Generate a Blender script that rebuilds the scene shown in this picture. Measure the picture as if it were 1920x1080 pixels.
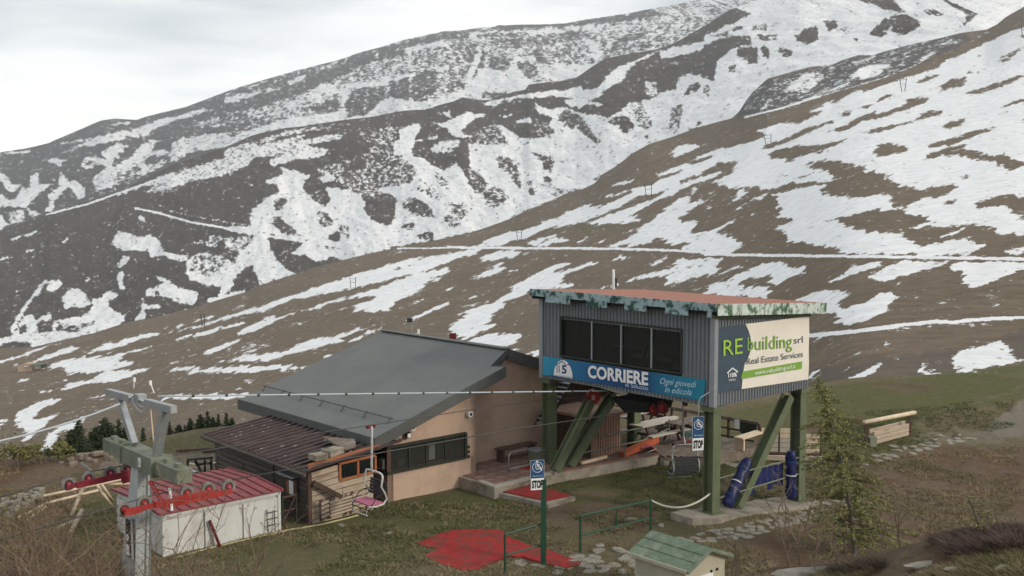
import bpy, bmesh, math, random
import numpy as np
from mathutils import Vector, Matrix
random.seed(7); rng = np.random.RandomState(11)
C = bpy.context.scene.collection
for o in list(bpy.data.objects): bpy.data.objects.remove(o)

# ------------------------------------------------------------------ camera, sky, sun, exposure
FPX = 1926.0; PITCH = math.atan(143/1926.0); CAMZ = 9.0
cam = bpy.data.cameras.new('camera'); cam.lens = 36*FPX/1920; cam.sensor_width = 36
cam.clip_start = .1; cam.clip_end = 20000
camo = bpy.data.objects.new('camera', cam); C.objects.link(camo)
camo.location = (0, 0, CAMZ); camo.rotation_euler = (math.pi/2-PITCH, 0, 0)
bpy.context.scene.camera = camo
SUN_EL = math.radians(24); SUN_AZ = math.radians(118)        # clockwise from +Y
world = bpy.data.worlds.new('World'); bpy.context.scene.world = world; world.use_nodes = True
def world_nodes():
    nt = world.node_tree; N = nt.nodes; L = nt.links; N.clear()
    out = N.new('ShaderNodeOutputWorld'); bg = N.new('ShaderNodeBackground')
    sky = N.new('ShaderNodeTexSky'); sky.sky_type = 'NISHITA'; sky.sun_disc = False
    sky.sun_elevation = SUN_EL; sky.sun_rotation = SUN_AZ; sky.altitude = 1800
    tc = N.new('ShaderNodeTexCoord'); mp = N.new('ShaderNodeMapping'); mp.inputs['Scale'].default_value = (1.6, 1.6, 9)
    mp.inputs['Rotation'].default_value = (0, math.radians(5), 0)
    no = N.new('ShaderNodeTexNoise'); no.inputs['Scale'].default_value = 1.7; no.inputs['Detail'].default_value = 5; no.inputs['Roughness'].default_value = .5
    L.new(tc.outputs['Generated'], mp.inputs[0]); L.new(mp.outputs[0], no.inputs['Vector'])
    sep = N.new('ShaderNodeSeparateXYZ'); L.new(tc.outputs['Generated'], sep.inputs[0])
    # clouds: cream low down, grey-blue sheets higher up
    h = N.new('ShaderNodeMapRange'); h.inputs[1].default_value = .04; h.inputs[2].default_value = .2
    h.inputs[3].default_value = -.2; h.inputs[4].default_value = .18
    L.new(sep.outputs[2], h.inputs[0])
    ad = N.new('ShaderNodeMath'); ad.operation = 'ADD'; L.new(no.outputs[0], ad.inputs[0]); L.new(h.outputs[0], ad.inputs[1])
    rp = N.new('ShaderNodeValToRGB'); e = rp.color_ramp.elements
    e[0].position = .36; e[0].color = (8.6, 8.15, 7.5, 1); e[1].position = .72; e[1].color = (3.9, 4.2, 4.4, 1)
    m2 = e.new(.5); m2.color = (7.2, 7.2, 7.0, 1)
    L.new(ad.outputs[0], rp.inputs[0])
    # ramp colours are clamped for display only; scale by a multiply
    mix = N.new('ShaderNodeMixRGB'); mix.inputs[0].default_value = .93
    L.new(sky.outputs[0], mix.inputs[1]); L.new(rp.outputs[0], mix.inputs[2])
    L.new(mix.outputs[0], bg.inputs[0]); bg.inputs[1].default_value = .135
    L.new(bg.outputs[0], out.inputs[0])
world_nodes()
sl = bpy.data.lights.new('sun', 'SUN'); sl.energy = 2.2; sl.angle = math.radians(10); sl.color = (1, .9, .76)
so = bpy.data.objects.new('sun', sl); C.objects.link(so)
sd = Vector((math.sin(SUN_AZ)*math.cos(SUN_EL), math.cos(SUN_AZ)*math.cos(SUN_EL), math.sin(SUN_EL)))
so.rotation_euler = sd.to_track_quat('Z', 'Y').to_euler()
sc = bpy.context.scene
sc.view_settings.view_transform = 'Standard'; sc.view_settings.look = 'None'
sc.view_settings.exposure = .6; sc.view_settings.gamma = 1; sc.view_settings.use_curve_mapping = False

# ------------------------------------------------------------------ helpers
cp, sp_ = math.cos(PITCH), math.sin(PITCH)
def ray(px, py):
    a = (px-960)/FPX; b = (540-py)/FPX
    return np.array([a, cp+b*sp_, b*cp-sp_])
def G(px, py, z=0.0):                       # point of the level z seen at (px,py)
    d = ray(px, py); k = (z-CAMZ)/d[2]
    return Vector((d[0]*k, d[1]*k, z))
def P(px, py, Y):                           # point at distance Y straight ahead
    d = ray(px, py); k = Y/d[1]
    return Vector((d[0]*k, Y, CAMZ+d[2]*k))
S = Vector((.743, .669, 0)).normalized(); F = Vector((-S.y, S.x, 0)); UP = Vector((0, 0, 1))
AXZ = math.atan2(S.y, S.x)

MATS = {}
def mat(name, col, rough=.8, metal=0, var=.15, scale=6, col2=None, mix_lo=.45, mix_hi=.6, bump=0, bscale=40, stretch=(1,1,1), spec=.3, coord='Object'):
    if name in MATS: return MATS[name]
    m = bpy.data.materials.new(name); m.use_nodes = True; MATS[name] = m
    nt = m.node_tree; N = nt.nodes; L = nt.links; b = N['Principled BSDF']
    b.inputs['Roughness'].default_value = rough; b.inputs['Metallic'].default_value = metal
    b.inputs['Specular IOR Level'].default_value = spec
    tc = N.new('ShaderNodeTexCoord'); mp = N.new('ShaderNodeMapping'); mp.inputs['Scale'].default_value = stretch
    L.new(tc.outputs[coord], mp.inputs[0])
    no = N.new('ShaderNodeTexNoise'); no.inputs['Scale'].default_value = scale; no.inputs['Detail'].default_value = 6; no.inputs['Roughness'].default_value = .65
    L.new(mp.outputs[0], no.inputs['Vector'])
    rp = N.new('ShaderNodeValToRGB'); e = rp.color_ramp.elements
    c1 = tuple(max(0, c*(1-var)) for c in col)+(1,); c2 = tuple(min(1, c*(1+var)) for c in col)+(1,)
    e[0].position = .3; e[0].color = c1; e[1].position = .7; e[1].color = c2
    L.new(no.outputs[0], rp.inputs[0]); src = rp.outputs[0]
    if col2:
        n2 = N.new('ShaderNodeTexNoise'); n2.inputs['Scale'].default_value = scale*.55; n2.inputs['Detail'].default_value = 8; n2.inputs['Roughness'].default_value = .7
        L.new(mp.outputs[0], n2.inputs['Vector'])
        mr = N.new('ShaderNodeMapRange'); mr.inputs[1].default_value = mix_lo; mr.inputs[2].default_value = mix_hi; L.new(n2.outputs[0], mr.inputs[0])
        mx = N.new('ShaderNodeMixRGB'); L.new(mr.outputs[0], mx.inputs[0]); L.new(src, mx.inputs[1]); mx.inputs[2].default_value = tuple(col2)+(1,); src = mx.outputs[0]
    L.new(src, b.inputs['Base Color'])
    if bump:
        n3 = N.new('ShaderNodeTexNoise'); n3.inputs['Scale'].default_value = bscale; n3.inputs['Detail'].default_value = 5
        L.new(mp.outputs[0], n3.inputs['Vector']); bp = N.new('ShaderNodeBump'); bp.inputs['Strength'].default_value = bump; bp.inputs['Distance'].default_value = .02
        L.new(n3.outputs[0], bp.inputs['Height']); L.new(bp.outputs[0], b.inputs['Normal'])
    return m

def link(o, parent=None):
    C.objects.link(o)
    if parent is not None: o.parent = parent
    return o
def tag(o, label, cat, group=None):
    o['label'] = label; o['category'] = cat
    if group: o['group'] = group
    return o
def thing(name, label, cat, loc=(0,0,0), rz=0, group=None):
    o = bpy.data.objects.new(name, None); o.empty_display_size = .2; C.objects.link(o)
    o.location = loc; o.rotation_euler = (0,0,rz)
    return tag(o, label, cat, group)
class MB:
    def __init__(s): s.v = []; s.f = []
    def add(s, v, f):
        n = len(s.v); s.v += [tuple(p) for p in v]; s.f += [tuple(i+n for i in q) for q in f]; return s
    def box(s, c, d, rz=0, M=None):         # centre, full sizes
        hx, hy, hz = d[0]/2, d[1]/2, d[2]/2
        pts = [Vector((x, y, z)) for x in (-hx, hx) for y in (-hy, hy) for z in (-hz, hz)]
        R = M if M is not None else Matrix.Rotation(rz, 3, 'Z')
        c = Vector(c); pts = [R @ p + c for p in pts]
        return s.add(pts, [(0,1,3,2),(4,6,7,5),(0,4,5,1),(2,3,7,6),(0,2,6,4),(1,5,7,3)])
    def bar(s, a, b, w, h, up=(0,0,1)):     # beam a->b of section w (sideways) x h (along up)
        a = Vector(a); b = Vector(b); d = b-a; L = d.length
        if L < 1e-6: return s
        x = d/L; u = Vector(up)
        y = u.cross(x)
        if y.length < 1e-4: y = Vector((1,0,0)).cross(x)
        if y.length < 1e-4: y = Vector((0,1,0)).cross(x)
        y.normalize(); z = x.cross(y)
        M = Matrix((x, y, z)).transposed()
        return s.box((a+b)/2, (L, w, h), M=M)
    def tube(s, pts, r, n=8, closed=False, r2=None, cap=True):
        pts = [Vector(p) for p in pts]; m = len(pts); rings = []; prev = None
        for i, p in enumerate(pts):
            if closed: t = pts[(i+1) % m]-pts[i-1]
            else: t = pts[min(i+1, m-1)]-pts[max(i-1, 0)]
            t.normalize()
            if prev is None:
                a = Vector((0,0,1)) if abs(t.z) < .9 else Vector((1,0,0)); u = a.cross(t).normalized()
            else:
                u = (prev-t*prev.dot(t)); u = u.normalized() if u.length > 1e-5 else Vector((1,0,0))
            prev = u; w = t.cross(u)
            rr = r if r2 is None else r+(r2-r)*i/max(1, m-1)
            rings.append([p+(u*math.cos(2*math.pi*k/n)+w*math.sin(2*math.pi*k/n))*rr for k in range(n)])
        v = [q for R in rings for q in R]; f = []
        for i in range(m if closed else m-1):
            j = (i+1) % m
            for k in range(n):
                l = (k+1) % n; f.append((i*n+k, i*n+l, j*n+l, j*n+k))
        if not closed and cap: f.append(tuple(range(n-1, -1, -1))); f.append(tuple((m-1)*n+k for k in range(n)))
        return s.add(v, f)
    def disc(s, c, axis, r, th, n=20, ri=0):    # wheel-like solid, axis through c
        c = Vector(c); a = Vector(axis).normalized()
        u = a.orthogonal().normalized(); w = a.cross(u)
        def ring(rad, off): return [c+a*off+(u*math.cos(2*math.pi*k/n)+w*math.sin(2*math.pi*k/n))*rad for k in range(n)]
        if ri <= 0:
            v = ring(r, -th/2)+ring(r, th/2); f = [(k, (k+1) % n, n+(k+1) % n, n+k) for k in range(n)]
            f += [tuple(range(n-1, -1, -1)), tuple(range(n, 2*n))]
        else:
            v = ring(r, -th/2)+ring(r, th/2)+ring(ri, -th/2)+ring(ri, th/2); f = []
            for k in range(n):
                l = (k+1) % n
                f += [(k, l, n+l, n+k), (2*n+l, 2*n+k, 3*n+k, 3*n+l), (k, 2*n+k, 2*n+l, l), (n+k, n+l, 3*n+l, 3*n+k)]
        return s.add(v, f)
    def prism(s, poly, a, b):               # extrude 3-D polygon `poly` moved by a and by b
        n = len(poly); a = Vector(a); b = Vector(b)
        v = [Vector(p)+a for p in poly]+[Vector(p)+b for p in poly]
        f = [tuple(range(n-1, -1, -1)), tuple(range(n, 2*n))]+[(k, (k+1) % n, n+(k+1) % n, n+k) for k in range(n)]
        return s.add(v, f)
    def build(s, name, m, parent=None, smooth=False, bevel=0, local=False):
        if parent is not None and not local:
            r = parent
            while r.parent is not None: r = r.parent
            inv = (Matrix.Translation(r.location) @ r.rotation_euler.to_matrix().to_4x4()).inverted()
            s.v = [tuple(inv @ Vector(p)) for p in s.v]
        me = bpy.data.meshes.new(name)
        me.from_pydata([tuple(p) for p in s.v], [], s.f); me.update()
        bm = bmesh.new(); bm.from_mesh(me); bmesh.ops.recalc_face_normals(bm, faces=bm.faces)
        if bevel: bmesh.ops.bevel(bm, geom=list(bm.edges), offset=bevel, segments=1, affect='EDGES')
        bm.to_mesh(me); bm.free()
        me.materials.append(m)
        if smooth:
            for p in me.polygons: p.use_smooth = True
        o = bpy.data.objects.new(name, me); link(o, parent)
        return o
def inst(o, loc=None, parent=None, rz=None, scale=None):    # copy sharing mesh
    c = o.copy(); C.objects.link(c)
    if parent is not None: c.parent = parent
    if loc is not None: c.location = loc
    if rz is not None: c.rotation_euler = (0,0,rz)
    if scale is not None: c.scale = scale
    return c
def copy_tree(o, parent=None):
    c = o.copy(); C.objects.link(c)
    if parent is not None: c.parent = parent
    for ch in o.children: copy_tree(ch, c)
    return c

def hit(o, d, px, py):                      # ray through (px,py) meets the upright plane through o along d
    r = ray(px, py); den = r[0]*d[1]-r[1]*d[0]
    k = (o[0]*d[1]-o[1]*d[0])/den
    return Vector((r[0]*k, r[1]*k, CAMZ+r[2]*k))
def sdist(o, p, d): return (p[0]-o[0])*d[0]+(p[1]-o[1])*d[1]
def txt_mesh(s, font_shear=0, bold=0, spacing=1):
    cu = bpy.data.curves.new('t', 'FONT'); cu.body = s; cu.shear = font_shear; cu.offset = bold; cu.space_character = spacing; cu.resolution_u = 3
    o = bpy.data.objects.new('t', cu); C.objects.link(o)
    dg = bpy.context.evaluated_depsgraph_get(); me = bpy.data.meshes.new_from_object(o.evaluated_get(dg))
    bpy.data.objects.remove(o); return me
def put_text(name, s, m, parent, p0, p1, ptop, out, shear=0, bold=0, spacing=1):
    """text whose baseline runs p0->p1, cap height to ptop, raised by `out`"""
    me = txt_mesh(s, shear, bold, spacing)
    xs = [v.co.x for v in me.vertices]; x0, x1 = min(xs), max(xs); cap = .7
    U = (p1-p0)/(x1-x0); V = (ptop-p0)/cap
    mb = MB(); mb.add([p0+U*(v.co.x-x0)+V*v.co.y+out for v in me.vertices], [tuple(p.vertices) for p in me.polygons])
    return mb.build(name, m, parent)
# ------------------------------------------------------------------ terrain
def rs(n): return np.random.RandomState(n)
def vnoise(x, y, seed):
    t = rs(seed).rand(256, 256).astype(np.float32)
    xi = np.floor(x).astype(np.int64); yi = np.floor(y).astype(np.int64); fx = x-xi; fy = y-yi
    fx = fx*fx*(3-2*fx); fy = fy*fy*(3-2*fy); xi &= 255; yi &= 255; x1 = (xi+1) & 255; y1 = (yi+1) & 255
    return (t[yi, xi]*(1-fx)+t[yi, x1]*fx)*(1-fy)+(t[y1, xi]*(1-fx)+t[y1, x1]*fx)*fy
def fbm(x, y, seed, octv=4, gain=.55):
    a = 1; s = 0; tot = 0
    for k in range(octv):
        s = s+a*vnoise(x*2**k+17*k, y*2**k+31*k, seed+k); tot += a; a *= gain
    return s/tot
TILES = dict(A=(0,200,4), B=(0,450,4), C=(420,20,4), D=(420,270,4), E=(420,500,4), F=(880,20,4), G=(880,270,4),
             H=(1320,20,3.195), I=(1320,340,3.195), J=(800,500,6), K=(1300,600,3.097), Z=(0,680,2.7), X=(0,0,1))
CW, CH = 1920, 1100
def fill(cv, pts, d):
    pts = np.array(pts); y0 = max(0, int(pts[:,1].min())); y1 = min(CH-1, int(pts[:,1].max())+1); n = len(pts)
    for y in range(y0, y1+1):
        xs = []
        for i in range(n):
            ax, ay = pts[i]; bx, by = pts[(i+1) % n]
            if (ay <= y+.01) != (by <= y+.01): xs.append(ax+(y+.01-ay)*(bx-ax)/(by-ay))
        xs.sort()
        for a, b in zip(xs[::2], xs[1::2]):
            a = int(round(a)); b = int(round(b))
            if b > 0 and a < CW: cv[y, max(0, a):max(a+1, min(CW, b))] = d
def paint(cv, text):
    for ln in text.strip().split('\n'):
        ln = ln.strip()
        if not ln or ln[0] == '#': continue
        p = ln.split(); ox, oy, s = TILES[p[0]]; d = float(p[1]); w = None; k = 2
        if p[2][0] == 'w': w = float(p[2][1:]); k = 3
        pts = [(ox+float(q.split(',')[0])/s, oy+float(q.split(',')[1])/s) for q in p[k:]]
        if w is None: fill(cv, pts, d)
        else:
            for a, b in zip(pts, pts[1:]):
                dx, dy = b[0]-a[0], b[1]-a[1]; l = math.hypot(dx, dy) or 1; nx, ny = -dy/l*w/2, dx/l*w/2
                fill(cv, [(a[0]+nx, a[1]+ny), (b[0]+nx, b[1]+ny), (b[0]-nx, b[1]-ny), (a[0]-nx, a[1]-ny)], d)
def blur(a, r):
    for ax in (0, 1):
        acc = np.zeros_like(a); wt = 0
        for k in range(-r, r+1):
            w = r+1-abs(k); acc += np.roll(a, k, ax)*w; wt += w
        a = acc/wt
    return a
MTN = '''
X 0.55 860,0 1920,0 1920,400 860,400
X 0.34 420,100 900,40 900,300 420,300
A 0.8 0,345 230,325 230,340 0,362
A 0.95 340,290 500,262 700,228 900,180 1000,180 1150,110 1400,45 1530,0 1560,20 1500,50 1300,110 1150,170 1110,215 1030,235 960,215 900,250 700,290 540,300 620,280 700,245 500,272
A 0.8 440,310 570,325 560,335 470,325
A 0.9 770,160 850,125 980,108 960,122 830,145
A 0.9 340,405 430,385 500,405 440,440 400,420
A 0.9 0,490 50,520 90,580 160,590 100,640 60,640 0,545
A 0.92 0,650 60,690 110,700 170,600 230,610 220,530 280,490 300,580 400,580 300,640 240,690 200,760 130,740 90,750 0,750
A 1 0,800 60,880 0,930
A 0.65 60,850 90,780 180,770 190,850 90,890
A 0.65 200,760 270,760 280,820 230,830
A 0.95 450,480 480,540 560,550 600,580 650,610 630,680 590,700 560,640 510,600 450,660 410,700 410,770 330,800 370,690 360,660 450,590
A 0.8 590,430 650,370 720,380 800,400 750,340 870,270 960,280 900,360 860,390 830,450 900,430 990,360 1080,260 1250,245 1240,265 1160,280 1130,325 1280,320 1290,280 1350,230 1500,210 1690,190 1730,230 1880,180 1920,160 1920,220 1740,290 1500,330 1400,350 1340,400 1230,430 1180,470 1110,500 1070,510 1060,450 1000,440 950,560 870,590 830,600 750,620 720,640 690,580 700,520 780,470 720,450 640,470
A 0.1 1070,390 1160,360 1290,370 1290,400 1200,420 1100,440
A 0.35 640,410 700,400 770,430 790,465 700,450 650,440
A 0.4 840,520 900,480 1060,470 1060,530 960,580 860,570
A 0.5 1380,130 1500,110 1700,60 1920,40 1920,140 1700,150 1500,150
A 0.08 1100,190 1400,150 1500,200 1350,215 1270,290 1150,280 1250,240
C 0.1 0,640 420,520 880,370 1350,240 1650,160 1920,150 1920,200 1650,210 1350,290 1200,330 900,420 700,500 450,560 150,650 0,700
C 0.04 0,700 150,660 450,565 700,500 800,450 900,420 1050,350 1200,330 1350,280 1350,350 900,480 800,520 650,590 500,650 150,750 0,760
C 0.5 100,770 600,620 850,520 1100,380 1500,300 1750,300 1850,400 1700,620 1300,700 400,860 150,900
C 0.6 120,750 480,690 560,640 640,640 560,760 480,830 430,780 300,760 180,790
C 0.2 0,770 120,770 300,820 400,870 200,900 0,900
C 0.92 100,930 350,850 500,800 700,790 850,740 1150,680 1250,650 1500,680 1700,620 1830,580 1850,640 1600,740 1300,760 900,830 650,860 400,890 180,980 70,1000
C 0.9 640,720 900,560 1200,500 1400,470 1690,400 1690,440 1500,450 1400,520 1230,560 1050,570 950,600 900,720 860,690 900,600
C 0.85 620,640 700,560 800,540 860,540 760,640 660,700
C 0.15 1040,570 1220,570 1180,690 1050,790 920,790 900,700 950,620
C 0.08 1240,530 1390,500 1380,680 1230,640
C 0.12 1450,450 1590,440 1590,620 1400,660 1400,540
C 0.1 680,700 760,680 860,680 860,760 740,760 600,740
C 0.12 1680,540 1720,530 1730,590 1680,600
C 1 1840,430 1900,310 1940,310 1860,600 1800,600
C 0.1 1930,350 1950,400 1900,560 1850,560
C 0.8 0,650 300,590 280,620 0,700
C 0.7 300,590 430,560 380,600 320,605
C 0.8 470,530 620,470 600,500 500,560
C 0.8 640,580 780,550 700,580
C 0.95 1350,280 1500,250 1750,228 1700,260 1500,275 1400,310
C 0.8 1100,335 1170,315 1150,345
C 0.8 720,430 860,385 820,415 730,445
F 0.8 0,160 300,150 700,130 1000,100 1000,150 500,190 0,220
F 0.3 40,170 450,160 460,200 60,200
F 0.15 40,180 140,180 140,195 50,200
F 0.3 120,230 450,190 760,150 900,150 900,200 600,250 300,290 180,290
F 0 0,150 190,130 230,100 600,90 900,70 1100,30 1480,0 1480,22 1300,55 1050,90 700,117 300,137 0,160
F 0.94 0,600 60,420 150,450 320,390 350,350 460,380 560,440 660,400 900,390 960,370 990,400 800,500 600,520 450,550 430,600 280,630 40,660
F 0.95 860,210 960,240 980,300 1000,340 940,370 900,280
F 0.2 150,340 300,350 320,410 280,450 180,450 150,400
F 0.35 360,380 470,380 540,500 520,550 430,500 370,440
F 0.2 460,300 540,300 600,430 560,430 500,350
F 0.3 600,290 740,290 740,350 640,350
F 0.2 620,385 760,385 775,420 720,400
F 0.5 780,220 880,250 950,400 800,380
F 0.12 40,480 100,310 150,300 70,440 20,550
F 0.15 90,610 280,610 280,640 100,650
F 0.15 1100,210 1180,170 1300,170 1330,200 1200,230 1130,260 1100,310 1060,310
F 0.2 980,220 1040,220 1010,300
F 0.2 1160,270 1220,270 1200,300 1160,300
F 0.15 1280,280 1330,250 1370,270 1330,290
F 0.1 1380,230 1440,190 1450,200 1400,230
'''
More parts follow.
